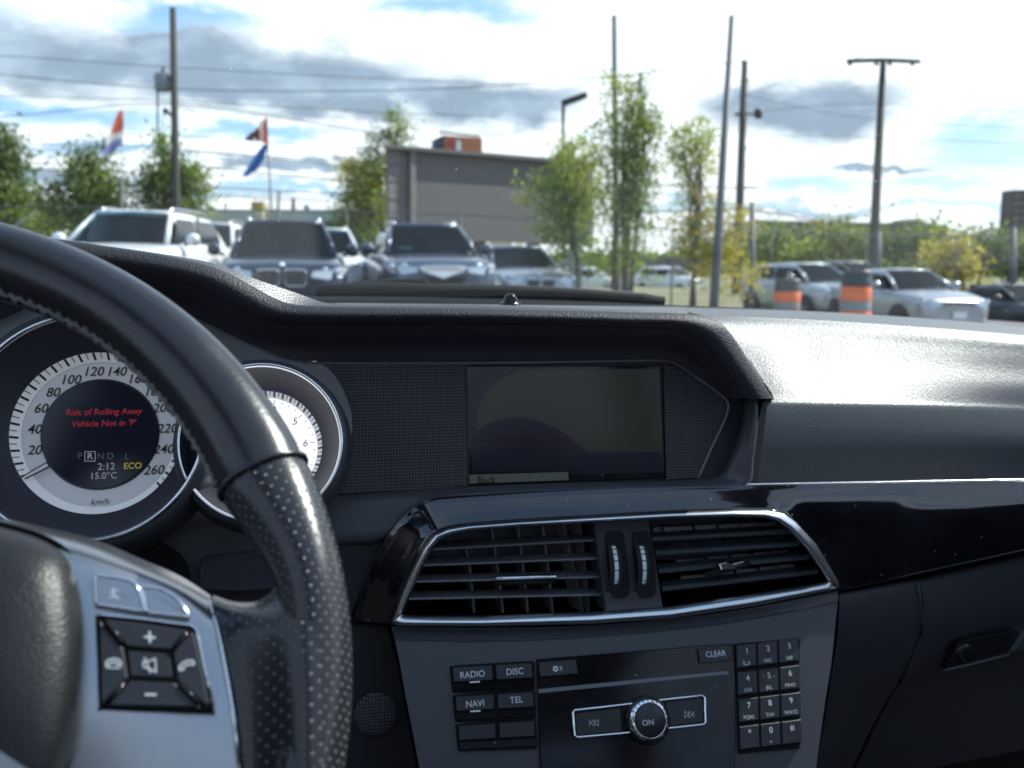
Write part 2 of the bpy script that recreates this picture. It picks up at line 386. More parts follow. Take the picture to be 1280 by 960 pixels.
# ---- hood (brow) over instruments and screen
T = [(-90, 300, .742), (0, 296, .742), (67, 299, .742), (134, 308, .742), (202, 318.5, .742), (255, 330.5, .742), (286, 342, .742), (319, 360, .742), (346, 374, .742), (372, 381, .742), (430, 383, .742), (500, 383.5, .742), (600, 385, .742), (700, 387.5, .742),
     (800, 390.5, .742), (846, 391.5, .742), (876, 395, .742), (900, 404, .742), (915, 419, .742), (932, 445, .742), (950, 472, .742), (967, 498, .742)]
Bm = [(-90, 338, .738), (0, 333, .738), (60, 333, .738), (112, 334.5, .738), (165, 341, .738), (208, 348, .738), (250, 360, .738), (292, 382, .738), (325, 398, .738), (365, 404, .738), (430, 405, .738), (500, 404.5, .738), (600, 404.5, .738), (700, 407, .738),
      (790, 410, .738), (835, 411.5, .738), (858, 416, .738), (876, 427, .738), (890, 441, .738), (904, 459, .738), (918, 479, .738), (932, 499, .738)]
def mixp(a, b, t, dy): return [(p[0]+(q[0]-p[0])*t, p[1]+(q[1]-p[1])*t, p[2]+(q[2]-p[2])*t+dy) for p, q in zip(a, b)]
rows = [[(p[0], p[1]+.4, p[2]+.012) for p in T], T, mixp(T, Bm, .15, -.0055), mixp(T, Bm, .5, -.0085), mixp(T, Bm, .85, -.0045), Bm, [(p[0], p[1]-3, p[2]+.012) for p in Bm]]
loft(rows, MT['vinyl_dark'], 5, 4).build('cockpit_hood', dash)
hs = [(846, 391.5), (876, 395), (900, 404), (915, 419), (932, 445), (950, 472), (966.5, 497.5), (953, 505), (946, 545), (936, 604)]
loft([[(x, y, .742 if y < 499 else .765) for x, y in hs], [(x+.5, y+.5, .80) for x, y in hs], [(x+1, y+1, .93-.0006*(y-391)) for x, y in hs]], MT['vinyl_dark'], 4, 2).build('hood_flank_blocker', dash)  # hood side skin added to block sun leaking onto the textured panel
# ---- inner face of the hood, running back to the panel
Pt = [(-90, 420, YP), (0, 400, YP), (50, 378, YP), (112, 372, YP), (175, 378, YP), (215, 385, YP), (258, 404, YP), (300, 424, YP), (335, 439, YP), (368, 450, YP), (430, 452, YP), (500, 452, YP), (600, 451, YP), (700, 450, YP),
      (790, 449, YP), (830, 450, YP), (848, 456, YP), (864, 466, YP), (878, 475, YP), (890, 483, YP), (902, 491, YP), (908, 497, YP)]
step1 = mixp(Bm, Pt, .25, .005)
loft([[(p[0], p[1]-2, p[2]+.008) for p in Bm], step1, mixp(Bm, Pt, .62, .01), Pt], MT['hood_inner'], 4, 3).build('hood_lining', dash)
# ---- backing panel behind instruments
PC = Fr(P(400, 530, YP), (0, -math.cos(R(9)), math.sin(R(9))))
def pan(fr, pts, w=0.0): return [fr.px(x, y, w) for x, y in pts]
def curve(pts, k=5, closed=False):
    return [(p.x, p.y) for p in catm([V((a, b, 0)) for a, b in pts], k, closed)]
back = PC.n*-.012
arcR = curve([(368, 449), (402, 455), (424, 478), (438, 512), (440, 540), (434, 575), (418, 612)], 4)
g = MB().prism(pan(PC, [(-140, 660), (-140, 330), (60, 350), (200, 372), (258, 400), (300, 420), (335, 436)] + arcR + [(412, 640), (200, 660)], .002), back, MT['grey_plastic'])
g.build('instrument_surround', dash)
# textured panel left of screen, screen, textured panel right
MB().prism(pan(PC, curve([(400, 455.5), (424, 478), (438, 512), (440, 540), (434, 575), (416, 618)], 4)+[(585.5, 607.5), (583, 456)], .0006), back, MT['mesh']).build('textured_panel', dash)
MB().prism(pan(PC, [(830, 455), (845, 459), (876, 478), (903, 498), (909, 510), (872, 597), (833, 599)], .0006), back, MT['mesh']).build('textured_panel', dash)
MB().prism(pan(PC, [(396, 449), (396, 700), (935, 700), (960, 500), (880, 448)], -.004), back, MT['hood_inner']).build('panel_backing', dash)
# thin lighter rim along the top of the panel and round its right corner
path = pan(PC, curve([(380, 453.5), (430, 454), (583, 453.5), (720, 452), (822, 450.5), (845, 455), (874, 474), (905, 497), (910.5, 509), (905, 527), (889, 561), (873, 597)], 5), .002)
MB().tube(path, .0012, MT['grey_plastic'], 6).build('panel_rim', dash)
scr = MB().prism(pan(PC, [(582.5, 457.5), (826.5, 456.5), (832, 597.5), (585.5, 606.5)], .0016), back, MT['gloss'], .0008).build('screen', dash)
m_scr = mat('screen_image_dim', (.006, .007, .007), .14, spec=.25, emit=(.50, .58, .52), es=.011, fn=None)
m_scrp = mat('screen_image_dark', (.003, .003, .006), .14, spec=.25, emit=(.28, .22, .55), es=.007)
m_scrb = mat('screen_image_blue', (.004, .005, .010), .14, spec=.25, emit=(.22, .25, .5), es=.008)
m_bar = mat('screen_bar', (.03, .035, .03), .2, emit=(.55, .65, .55), es=.022)
m_st = mat('screen_text', (.01, .01, .01), .3, emit=(.3, .3, .3), es=.05)
sm = MB()
sm.prism(pan(PC, [(588, 462), (824, 461), (829.5, 588), (590.5, 590)], .0020), PC.n*-.0003, m_scr)
sm.prism(pan(PC, [(588, 462), (650, 461.5), (612, 482), (597, 510), (592, 589), (590.5, 590)], .0023), PC.n*-.0002, m_scrb)
sm.prism(pan(PC, curve([(594, 554), (598, 538), (615, 527), (640, 522), (665, 524), (700, 538), (722, 555), (735, 565)], 3)+[(598, 554)], .0026), PC.n*-.0002, m_scrp)
sm.prism(pan(PC, [(594, 555), (735, 565), (829.4, 565), (829.5, 588), (592, 590)], .0025), PC.n*-.0002, m_scrb)
sm.prism(pan(PC, [(586.5, 593.5), (710, 590), (711, 600), (587, 604.5)], .0026), PC.n*-.0003, m_bar)
sm.prism(pan(PC, [(712, 590), (829.5, 586), (830, 590), (712, 594)], .0026), PC.n*-.0003, m_scrb)
sm.text('Back', .0085, PC, PC.px(608, 600, .0029), MT['black'], bold=.01)
sm.text('Check entire surround', .0062, PC, PC.px(704, 467, .0029), m_st, bold=.008)
so_ = sm.build('displayed_image', scr); so_.location = scr.location*0
# ---- instruments
AX = V((0, -math.cos(R(17)), math.sin(R(17))))
def gauge(cx, cy, Yd, rim_r, dial_r, face, numbers, hubpx):
    fr = Fr(P(cx, cy, Yd), AX); root = None
    k = Yd/.80
    g = MB()
    # dial disc
    n = 72
    g.lathe([(0.0, 0.0), (dial_r*.92, 0.0), (dial_r*.925, .001)], fr.o, fr.n, face, 72, fr.u, False)
    d = g.build('speedometer' if numbers == 'speed' else 'tachometer', dash)
    # sloped scale ring with ticks
    rr = MB().lathe([(dial_r*.925, .0015), (dial_r*1.015, .012)], fr.o, fr.n, MT['tick_ring'], 72, fr.u)
    a0, st, cnt = (211, -9.77, 27) if numbers == 'speed' else (214, -9.0, 30)
    for i in range(cnt*2-1):
        a = R(a0+st*i/2); maj = i % 2 == 0; mid = True
        if not mid and not maj: pass
        l0 = .2 if maj else (.35 if mid else .62); wd = .0009 if maj else .00035
        dr = fr.u*math.cos(a)+fr.v*math.sin(a); tn = fr.u*-math.sin(a)+fr.v*math.cos(a)
        def pt(t): return fr.o+dr*(dial_r*(.925+.09*t))+fr.n*(.0015+.0105*t+.0004)
        A, B_ = pt(l0 if maj else l0), pt(.97)
        rr.add([A-tn*wd/1, A+tn*wd/1, B_+tn*wd, B_-tn*wd], [(0, 1, 2, 3)], MT['dial_black'])
    rr.build('scale_ring', d)
    cw = MB().lathe([(dial_r*1.015, .0125), (dial_r*1.03, .013), (rim_r*.95, .040), (rim_r*.965, .050)], fr.o, fr.n, MT['hood_inner'], 72, fr.u)
    cw.build('cowl', d)
    bz = MB().lathe([(rim_r*.955, .0485), (rim_r*.965, .0515), (rim_r*.985, .0525), (rim_r*1.0, .0512), (rim_r*1.0, .04)], fr.o, fr.n, MT['chrome_bright'], 96, fr.u)
    bz.build('bezel', d)
    dk = MB().lathe([(rim_r*1.002, .0500), (rim_r*1.05, .0485), (rim_r*1.09, .030), (rim_r*1.14, .008)], fr.o, fr.n, MT['satin'], 96, fr.u)
    dk.build('bezel_flare', d)
    return fr, d
fr, spd = gauge(126, 542.5, .772, .0835, .0605, MT['dial'], 'speed', None)
def pk(fr, x, y): return fr.px(x, y, .0006)
for s, x, y in (('20', 43, 563), ('40', 43, 537), ('60', 51, 511), ('80', 66, 491), ('100', 88, 475), ('120', 116.5, 465), ('140', 145, 465), ('160', 171.5, 474), ('180', 192, 490), ('200', 203, 510.5), ('220', 208.5, 536), ('240', 204, 562), ('260', 192, 588)):
    MB().text(s, .0100, fr, pk(fr, x, y), MT['dial_black'], shear=.22, bold=.012, w=.0004).build('numeral', spd)
MB().text('km/h', .0066, fr, pk(fr, 125, 627.5), MT['dial_black'], shear=.2).build('unit_lettering', spd)
dsp = MB().lathe([(0, .0022), (.0412, .0022), (.0426, .0012), (.0430, 0)], fr.o, fr.n, MT['lcd'], 72, fr.u, False)
for s, x, y, sz, mt_, b in (('Risk of Rolling Away', 130, 515, .0066, 'lcd_red', .01), ("Vehicle Not in 'P'", 130, 529.5, .0066, 'lcd_red', .01), ('P', 100, 570.5, .0070, 'lcd_dim', 0), ('R', 112.5, 570.5, .0070, 'lcd_white', .01), ('N', 126, 570.5, .0070, 'lcd_dim', 0),
                   ('D', 138, 570.5, .0070, 'lcd_dim', 0), ('L', 159, 571, .0072, 'lcd_dim', 0), ('2:12', 133, 583.5, .0074, 'lcd_white', 0), ('ECO', 166, 582.5, .0066, 'lcd_amber', .01), ('15.0\u00b0C', 129.5, 595, .0070, 'lcd_white', 0)):
    dsp.text(s, sz, fr, fr.px(x, y, .0025), MT[mt_], w=.0003, bold=b, shear=.1 if 'red' in mt_ else 0)
def frame_lines(mb, fr, x0, y0, x1, y1, t, w, m_):
    c = [fr.px(x0, y0, w), fr.px(x1, y0, w), fr.px(x1, y1, w), fr.px(x0, y1, w)]
    for i in range(4):
        a, b = c[i], c[(i+1) % 4]; d_ = (b-a).normalized(); s_ = fr.n.cross(d_)*t
        mb.add([a-s_/2-d_*t/2, b-s_/2+d_*t/2, b+s_/2+d_*t/2, a+s_/2-d_*t/2], [(0, 1, 2, 3)], m_)
frame_lines(dsp, fr, 106, 564.5, 119, 576.5, .0005, .0028, MT['lcd_white'])
dsp.build('display', spd)
nd = MB()
A, B_ = fr.px(61, 580, .004), fr.px(30, 597, .012)
dn = (B_-A).normalized(); sn = fr.n.cross(dn)
nd.prism([A-sn*.0026, B_-sn*.0018, B_+sn*.0018, A+sn*.0026], fr.n*-.0012, MT['dial_black'])
nd.prism([A-sn*.0014+dn*.001+fr.n*.0004, B_-sn*.0009+fr.n*.0004, B_+sn*.0009+fr.n*.0004, A+sn*.0014+dn*.001+fr.n*.0004], fr.n*-.0004, MT['dial'])
nd.build('needle', spd)
fr2, tch = gauge(331, 561, .772, .0600, .0440, MT['dial_sunlit'], 'rev', None)
t2 = MB()
for s, a in (('1', 186), ('2', 150), ('3', 114), ('4', 78), ('5', 42), ('6', 6), ('7', -30)):
    MB().text(s, .0085, fr2, fr2.at(.0315*math.cos(R(a)), .0315*math.sin(R(a)), .0008), MT['dial_black'] if s not in '7' else MT['dial_red'], shear=.2).build('numeral', tch)
for i in range(0, 29):
    a = R(222-9*i); dr = fr2.u*math.cos(a)+fr2.v*math.sin(a); tn = fr2.u*-math.sin(a)+fr2.v*math.cos(a); r0 = .0357 if i % 4 == 0 else .0376
    t2.add([fr2.o+dr*r0-tn*.0003+fr2.n*.0012, fr2.o+dr*r0+tn*.0003+fr2.n*.0012, fr2.o+dr*.0400+tn*.0003+fr2.n*.0012, fr2.o+dr*.0400-tn*.0003+fr2.n*.0012], [(0, 1, 2, 3)], MT['dial_red'] if i > 24 else MT['dial_black'])
t2.build('scale_marks', tch)
a = [R(x) for x in range(52, 100, 3)]
pu = MB(); pu.tube([fr2.o+fr2.u*(.0462*math.cos(q))+fr2.v*(.0462*math.sin(q))+fr2.n*(.0135+.0006*math.sin(i*2.3)) for i, q in enumerate(a)], .0012, MT['purple'], 5)
pu.build('blue_lens_edge', tch)
# ---- satin band under the panel, wrapping up the right side of the screen housing
bt = [(-140, 652), (-60, 646), (0, 641), (100, 640.5), (200, 640), (285, 638), (340, 631), (385, 624.5), (420, 620), (500, 613), (583, 608), (660, 605), (740, 602), (830, 600), (878, 598), (899, 592), (911, 573), (922, 547), (929, 520), (931, 499)]
bb = [(-140, 780), (-60, 770), (0, 760), (100, 756), (200, 752), (285, 745), (340, 705), (385, 690), (425, 680), (480, 673), (530, 628), (600, 619), (740, 612), (860, 609), (905, 608), (936, 604.5), (941, 575), (945, 545), (947, 520), (946, 497)]
Yb = [.775]*7+[.772, .77, .765, .76, .76, .762, .765, .768, .77, .77, .772, .775, .78]
r0 = [(x, y, .79) for (x, y), q in zip(bt, Yb)]
r1 = [(x+(X-x)*.04, y+(Y_-y)*.04+.8, q-.004) for (x, y), (X, Y_), q in zip(bt, bb, Yb)]
r2 = [((x+X)/2, (y+Y_)/2, q-.014) for (x, y), (X, Y_), q in zip(bt, bb, Yb)]
r3 = [(x, y, q-.018) for (x, y), q in zip(bb, Yb)]
r4 = [(x, y+2, q+.012) for (x, y), q in zip(bb, Yb)]
loft([r0, r1, r2, r3, r4], MT['satin'], 4, 4).build('satin_band', dash)
# knee-side panel behind the wheel: recess arch and small ribbed lid
PK = Fr(P(300, 720, .762), (0, -1, .15))
MB().prism(pan(PK, [(-160, 740), (150, 735), (260, 728), (420, 679), (482, 672), (438, 776), (515, 990), (300, 1010), (-160, 1010)], -.006), PK.n*-.01, MT['lower_vinyl']).build('knee_panel', dash)
MB().prism(pan(PK, curve([(130, 740), (120, 690), (138, 679), (165, 677), (195, 680), (218, 692), (231, 708), (236, 730)], 4), .019), PK.n*-.012, MT['cavity'], .002).build('column_opening', dash)
MB().prism(pan(PK, curve([(248, 738), (248, 710), (254, 700), (268, 696), (310, 691), (350, 688), (356, 700), (356, 736)], 3)+[(300, 741)], .019), PK.n*-.012, MT['lower_vinyl'], .0015).build('pocket_lid', dash)
MB().prism(pan(PK, [(423, 679), (480, 674.5), (440, 765), (425, 765)], .010), PK.n*-.02, MT['vinyl_dark']).build('side_pad', dash)
MB().prism(pan(PK, [(360, 776), (487, 778), (501, 830), (515, 906), (530, 990), (360, 990)], .006), PK.n*-.02, MT['vinyl_dark'], .003).build('side_pad', dash)
fk = PK; c_ = fk.px(470, 893, .008)
MB().lathe([(0, .003), (.014, .004), (.0165, .002), (.018, 0)], c_, fk.n, MT['mesh'], 32, fk.u).build('round_sensor', dash)
# ---- windscreen-side dash top
def padcol(xs_, ys_, far_, k=1.0):
    A_ = (.915, .885, .868, .850, .832, .816, .810, .800, .797, .795); B_ = (.955, .925, .900, .872, .845, .816, .808, .800, .797, .795)
    Ys = (far_,)+tuple(a*k+b*(1-k) for a, b in zip(A_, B_))
    return [(x, y, Y) for x, y, Y in zip(xs_, ys_, Ys)]
c0 = padcol((850, 862, 878, 908, 932, 950, 967.5, 953, 949, 940, 935), (384.2, 390.5, 395.3, 412, 444, 470, 497.5, 505, 545, 575, 606), 1.12, .65)
c1 = padcol((900, 905, 915, 945, 965, 975, 986, 983, 975, 970, 968), (385.5, 392.5, 398, 418, 445, 470, 497.5, 507, 545, 575, 605.6), 1.12, .65)
c2 = padcol((1000, 1000, 1002, 1010, 1018, 1022, 1026, 1026, 1024, 1022, 1020), (388.5, 396, 402, 422, 448, 473, 498.5, 508, 545, 575, 605.2), 1.12, .65)
c3 = padcol((1100, 1100, 1100, 1104, 1106, 1108, 1110, 1110, 1110, 1110, 1110), (394, 402, 408.5, 428, 452, 476, 500, 510, 546, 576, 604), 1.11, .85)
c4 = padcol((1190,)*11, (400.5, 408.5, 415.5, 434, 457, 480, 502, 512, 547, 577, 602.5), 1.09, 1.2)
c5 = padcol((1280,)*11, (408, 416.5, 424, 441, 463, 484, 505, 515, 549, 578, 601), 1.06, 1.55)
c6 = padcol((1440,)*11, (424, 433, 441, 457, 476, 495, 514, 523, 554, 580, 599), 1.0, 1.85)
loft([list(x) for x in zip(c0, c1, c2, c3, c4, c5, c6)], MT['vinyl'], 6, 4).build('dash_top_pad', dash)
# dash top behind the hood (sunlit strip)
far = [(-90, 299.5, .77), (0, 295, .77), (67, 298, .77), (134, 307.5, .77), (202, 317, .764), (255, 326.5, .757), (286, 335.5, .761), (319, 348.5, .766), (346, 358, .771), (374, 367.5, .777), (403, 377.5, .780), (430, 380.2, .772), (500, 380.8, .760), (600, 382, .756), (700, 384.3, .756), (800, 387.3, .756), (858, 389.3, .756)]
near = [(-90, 301.5, .752), (0, 297.5, .752), (67, 300.5, .752), (134, 309.5, .752), (202, 320, .752), (255, 332, .749), (286, 343.5, .751), (319, 361.5, .755), (346, 375.5, .759), (374, 382.0, .765), (403, 383.0, .770), (430, 383.7, .765), (500, 384.5, .754), (600, 386, .752), (700, 388.5, .752), (800, 391.5, .752), (858, 393.5, .752)]
far2 = [(x, (y+.8 if x < 380 else 378.6+(x-403)*.011), 1.15) for x, y, q in far]
dtc = loft([near, far], MT['vinyl'], 5, 3)
loft([far, far2], MT['vinyl'], 5, 3, mb=dtc); dtc.build('dash_top_centre', dash)
s0 = P(638, 378, .98)
MB().lathe([(0, .0095), (.003, .0090), (.0055, .0070), (.0072, .0035), (.0078, 0), (.0105, -.0003), (.0105, -.003)], s0, V((0, -.1, 1)), MT['gloss'], 24).build('light_sensor', dash)
# ---- piano black trim
O = [(441, 775), (450, 745), (460, 715), (481, 674), (502, 646), (527, 627), (545, 622.5), (575, 620), (645, 615.5), (740, 611), (840, 608), (905, 607), (955, 605.6), (985, 605), (1014, 604.8), (1062, 604), (1120, 603), (1160, 602.2), (1215, 601.2), (1262, 600.3), (1340, 599), (1440, 597.5)]
I = [(487, 779), (492, 764), (499, 745), (511, 716), (528, 685), (542, 667), (557, 659.5), (582, 655), (645, 650), (740, 644.5), (840, 639), (915, 637), (960, 637.5), (979, 641.5), (994, 651.5), (1021, 681), (1047, 726), (1051, 737), (1100, 728), (1152, 716), (1280, 688), (1420, 655)]
def tr(t, Y): return [(o[0]+(i[0]-o[0])*t, o[1]+(i[1]-o[1])*t, Y+(.010-(.009*math.sin(math.pi*min(1, max(0, t)**.7))))*min(1, max(0, (o[0]-960)/220))) for o, i in zip(O, I)]
trim = loft([tr(-.01, .80), tr(0, .749), tr(.04, .7425), tr(.35, .7385), tr(.7, .7345), tr(.96, .7312), tr(1.0, .7325), tr(1.0, .76)], MT['piano'], 5, 3).build('gloss_trim', dash)
MB().tube([P(x, y, .752) for x, y in curve([(780, 609.2), (840, 607.3), (905, 606.4), (950, 605.2), (1040, 603.6), (1110, 602.4), (1200, 600.6), (1420, 597)], 3)], .0006, MT['chrome'], 6).build('trim_edge', dash)
# ---- chrome frame and vents
fo = [(488, 779.5), (497, 750), (511, 717), (527, 686), (541, 668), (557, 660), (582, 655.5), (645, 650.5), (740, 645), (840, 639.5), (915, 637.3), (960, 638), (979, 642), (994, 652), (1021, 681.5), (1048, 727), (1049, 735), (1040, 737.5), (940, 758), (840, 773), (740, 780), (600, 783), (500, 782.5)]
fi = [(503, 767), (514, 742), (527, 711), (541, 684), (552, 672), (567, 667), (592, 662.5), (650, 658), (741, 653.5), (838, 648.5), (913, 646.5), (955, 647.5), (971, 652.5), (984, 662), (1006, 686), (1031, 722), (1033, 726), (1028, 728), (938, 742.5), (838, 757.5), (740, 764.5), (602, 769.5), (511, 769)]
def fm(t, Y): return [P(a[0]+(b[0]-a[0])*t, a[1]+(b[1]-a[1])*t, Y) for a, b in zip(fo, fi)]
def dens(ps):      # densify closed loop linearly (keeps the crisp corners)
    out = []
    n = len(ps)
    for i in range(n):
        a, b = ps[i], ps[(i+1) % n]
        for j in range(3): out.append(a.lerp(b, j/3))
    return out
def fmr(off, Y):
    out = []
    for i, (a, b) in enumerate(zip(fo, fi)):
        rt_ = .34 if (i >= 17 or i == 0) else .62
        t = off(rt_); out.append(P(a[0]+(b[0]-a[0])*t, a[1]+(b[1]-a[1])*t, Y))
    return out
fb = MB().grid([dens(q) for q in (fm(-.01, .745), fm(0, .7160), fmr(lambda q: q-.16, .7126), fmr(lambda q: q, .7120), fmr(lambda q: q+.12, .7130), fm(.96, .7165), fm(1, .742))], MT['chrome'], closed=True)
fb.build('chrome_vent_frame', dash)
cav = MB().grid([dens(q) for q in (fm(.98, .742), fm(1.03, .80))], MT['cavity'], closed=True, smooth=False)
cav.add(fm(1.03, .80), [list(range(len(fo)))], MT['cavity'])
# central divider
div = MB()
PD = Fr(P(785, 705, .733), (0, -1, .12))
div.prism(pan(PD, [(742, 652), (811, 649), (829, 760), (758, 765)], .001), PD.n*-.03, MT['satin'], .001)
dv = div.build('vent_divider', dash)
for q, (sx, wx) in enumerate(((770, 768.5), (803.5, 802.5))):
    MB().prism(pan(PD, curve([(sx-14, 670), (sx-7, 664.5), (sx+5, 664), (sx+10, 670), (sx+15, 705), (sx+17, 738), (sx+12, 747), (sx, 748.5), (sx-6, 742), (sx-11, 705)], 3, True), .0016), PD.n*-.004, MT['black'], .0004).build('wheel_slot', dv)
    # thumb wheel: a short cylinder on its side, only its front arc showing
    wc = PD.px(wx-9, 705, -.012); tw = MB(); rad = .0245
    ax = (PD.u + PD.v*-.0).normalized(); tw.lathe([(rad-.0015, -.0052), (rad, -.004), (rad, .004), (rad-.0015, .0052), (.004, .0052)], wc, ax, MT['rubber'], 60)
    for k in range(6):
        a0, a1 = [(-31, -24), (-22, -2), (0, 16), (18, 29), (31, 39), (41, 47)][k]
        hw = .0016 if k else .0022
        pts = []
        for a_ in [a0+(a1-a0)*j/4 for j in range(5)]:
            q_ = R(a_); pts.append((wc+PD.n*(math.cos(q_)*(rad+.0003))+PD.v*(math.sin(q_)*(rad+.0003))))
        for j in range(4):
            h0 = hw*(j/4 if k == 0 else 1); h1 = hw*((j+1)/4 if k == 0 else 1)
            tw.add([pts[j]-ax*h0, pts[j]+ax*h0, pts[j+1]+ax*h1, pts[j+1]-ax*h1], [(0, 1, 2, 3)], MT['lit_print'])
    tw.build('thumb_wheel', dv)
def slat(parent, x0, y0, x1, y1, Yf, h, tilt, dep=.018, mk_='slat'):
    a, b = P(x0, y0, Yf), P(x1, y1, Yf); d = (b-a).normalized(); n = 8
    bk = V((0, math.cos(tilt), math.sin(tilt))); up_ = d.cross(bk)*-1; up_ = up_ if up_.z > 0 else -up_
    mb = MB(); rows = []
    prof = [(0, h*.5), (-.0012, h*.3), (-.0016, 0), (-.0012, -h*.3), (0, -h*.5), (dep, -h*.35), (dep, h*.35)]
    for p in (a, b): rows.append([p+bk*q[0]+up_*q[1] for q in prof])
    mb.grid(rows, MT[mk_], closed=True, smooth=False); mb.add(rows[0], [range(7)], MT[mk_]); mb.add(rows[1], [range(7)], MT[mk_])
    return mb.build('slat', parent)
cv = MB().prism([P(x, y, .80) for x, y in [(500, 770), (540, 650), (780, 640), (780, 770)]], V((0, .004, 0)), MT['cavity']); 
vl = cav.build('air_vent', dash)
for (x0, y0, x1, y1) in ((541, 686.5, 744, 675), (530, 706.5, 748, 698), (520, 727, 752, 721), (511, 748.5, 756, 743)):
    slat(vl, x0, y0, x1, y1, .741, .0022, R(-3))
def vane(parent, pts, Y0, tw, h=.0008):
    p = [P(x, y, Y0) for x, y in pts]; mb = MB(); bk = V((math.sin(tw), math.cos(tw), 0))*.02; s_ = V((math.cos(tw), -math.sin(tw), 0))*h
    rows = [[q-s_, q+s_, q+s_+bk, q-s_+bk] for q in p]
    mb.grid(rows, MT['vane'], closed=True, smooth=False); return mb.build('vane', parent)
for x0, x1 in ((583, 590), (617, 626), (650, 657), (681, 688), (708, 726), (728, 734)):
    yt = 655 if x0 > 600 else 678
    vane(vl, [(x0-3, yt), ((x0*2+x1)/3+1, 700), ((x0+2*x1)/3+2, 730), (x1+3, 766)], .7655, R(-6) if x0 < 700 else R(-18))
kb = MB(); ka, kbb = P(618, 722.5, .7345), P(697, 720, .7345)
kb.tube([ka, ka.lerp(kbb, .04), ka.lerp(kbb, .96), kbb], [.001, .0026, .0026, .0012], MT['chrome_bright'], 10, ry=.7)
kb.tube([P(622, 728, .737), P(660, 727.5, .736), P(694, 725.5, .737)], .0024, MT['black'], 8)
kb.build('vent_tab', vl)
cav2 = MB().prism([P(x, y, .799) for x, y in [(815, 648), (955, 647), (1030, 722), (830, 758)]], V((0, .002, 0)), MT['cavity'])
vr = cav2.build('air_vent', dash); vr['label'] = 'right-hand air vent with tilted slats and broken tab'
for (x0, y0, x1, y1) in ((815, 674, 987, 664.5), (819, 691.5, 998, 680), (823, 714, 1011, 696.5), (827, 736.5, 1022, 715)):
    slat(vr, x0, y0, x1, y1, .739, .0046, R(4), .012, 'slat_shaded')
for i, x in enumerate((816, 829, 869, 899, 927, 950)):
    for j, (ya, yb, sh) in enumerate(((657, 669, 0), (679, 689, 10), (699, 709, 16), (719, 732, 22))):
        if x+sh+26 > 985+j*12 or (i == 0 and j): continue
        w_ = (12 if i == 0 else 38 if i == 1 else 28 if i < 5 else 22)
        dy = -(x-816)*.045*(1+j*.5)
        q = [P(x+sh, ya+dy+3, .754), P(x+sh+w_-2, ya+dy+1, .759), P(x+sh+w_+2, yb+dy, .759), P(x+sh+3, yb+dy+2, .754)]
        MB().prism(q, V((0, .003, 0)), MT['vane'], .0006).build('vane', vr)
bc = MB()
bc.prism([P(x, y, .728) for x, y in [(899, 705), (909, 703), (916, 705), (930, 701.5), (931, 704), (920, 709), (919, 712), (902, 712.5)]], V((0, .006, 0)), MT['chrome_bright'], .0008)
bc.prism([P(x, y, .731) for x, y in [(882, 717), (900, 712), (938, 703), (940, 706), (905, 718), (885, 723)]], V((0, .004, 0)), MT['black'], .0006)
bc.build('broken_tab', vr)
# ---- centre stack face
pa, pb, pcn = P(600, 835, .7005), P(606, 905, .683), P(1000, 830, .6985)
nn = (pb-pa).cross(pcn-pa); nn = nn if nn.y < 0 else -nn
PR = Fr(P(740, 862, .6925), nn)
colsx = [((489, 783), (494, 801), (500, 830), (507, 870), (515, 910), (530, 990)), ((600, 784.5), (602, 803), (604, 830), (606, 870), (608, 910), (614, 990)), ((740, 781.5), (742, 797), (743, 826), (745, 865), (747, 906), (750, 990)),
         ((900, 766), (902, 781), (902, 808), (902, 850), (900, 895), (900, 980)), ((1047, 738.5), (1047, 754), (1044, 782), (1039, 830), (1031, 880), (1018, 975))]
rws = []
for i in range(6):
    rws.append([(P(c[0][0], c[0][1], .7255) if i == 0 else PR.px(c[i][0], c[i][1], -.002)) for c in colsx])
rws = [[P(c[0][0], c[0][1]-1.5, .74) for c in colsx], rws[0], [a.lerp(b, .12)+V((0, -.0005, 0)) for a, b in zip(rws[0], rws[1])], [a.lerp(b, .9)+V((0, -.0006, 0)) for a, b in zip(rws[0], rws[1])]]+rws[1:]
loft(rws, MT['satin'], 6, 3, world=True).build('console_face', dash)
def quad(mb, fr, pts, w, dep, mt_, bev=.0005): mb.prism(pan(fr, pts, w), fr.n*-dep, mt_, bev); return mb
rad = MB()
quad(rad, PR, [(671, 824), (720, 820), (916, 804), (919, 840), (919, 990), (677, 990)], .0010, .006, MT['gloss'], .0006)
radio = rad.build('radio_panel', dash)
quad(MB(), PR, [(673, 861.5), (780, 851), (911, 838.5), (911.5, 843), (780, 856.5), (673, 867)], .0016, .002, MT['slat'], .0004).build('disc_slot', radio)
def pr_button(pts, label=None, size=.005, tx=None, w=.0032, mt_='button', extra=None, tsx=1.0):
    mb = quad(MB(), PR, pts, w, .004, MT[mt_], .0006)
    if label: mb.text(label, size, PR, PR.px(*(tx or (sum(p[0] for p in pts)/len(pts), sum(p[1] for p in pts)/len(pts))), w), MT['print'], w=.0003, bold=.006, sx=tsx)
    if extra: extra(mb, w)
    return mb.build('button', radio)
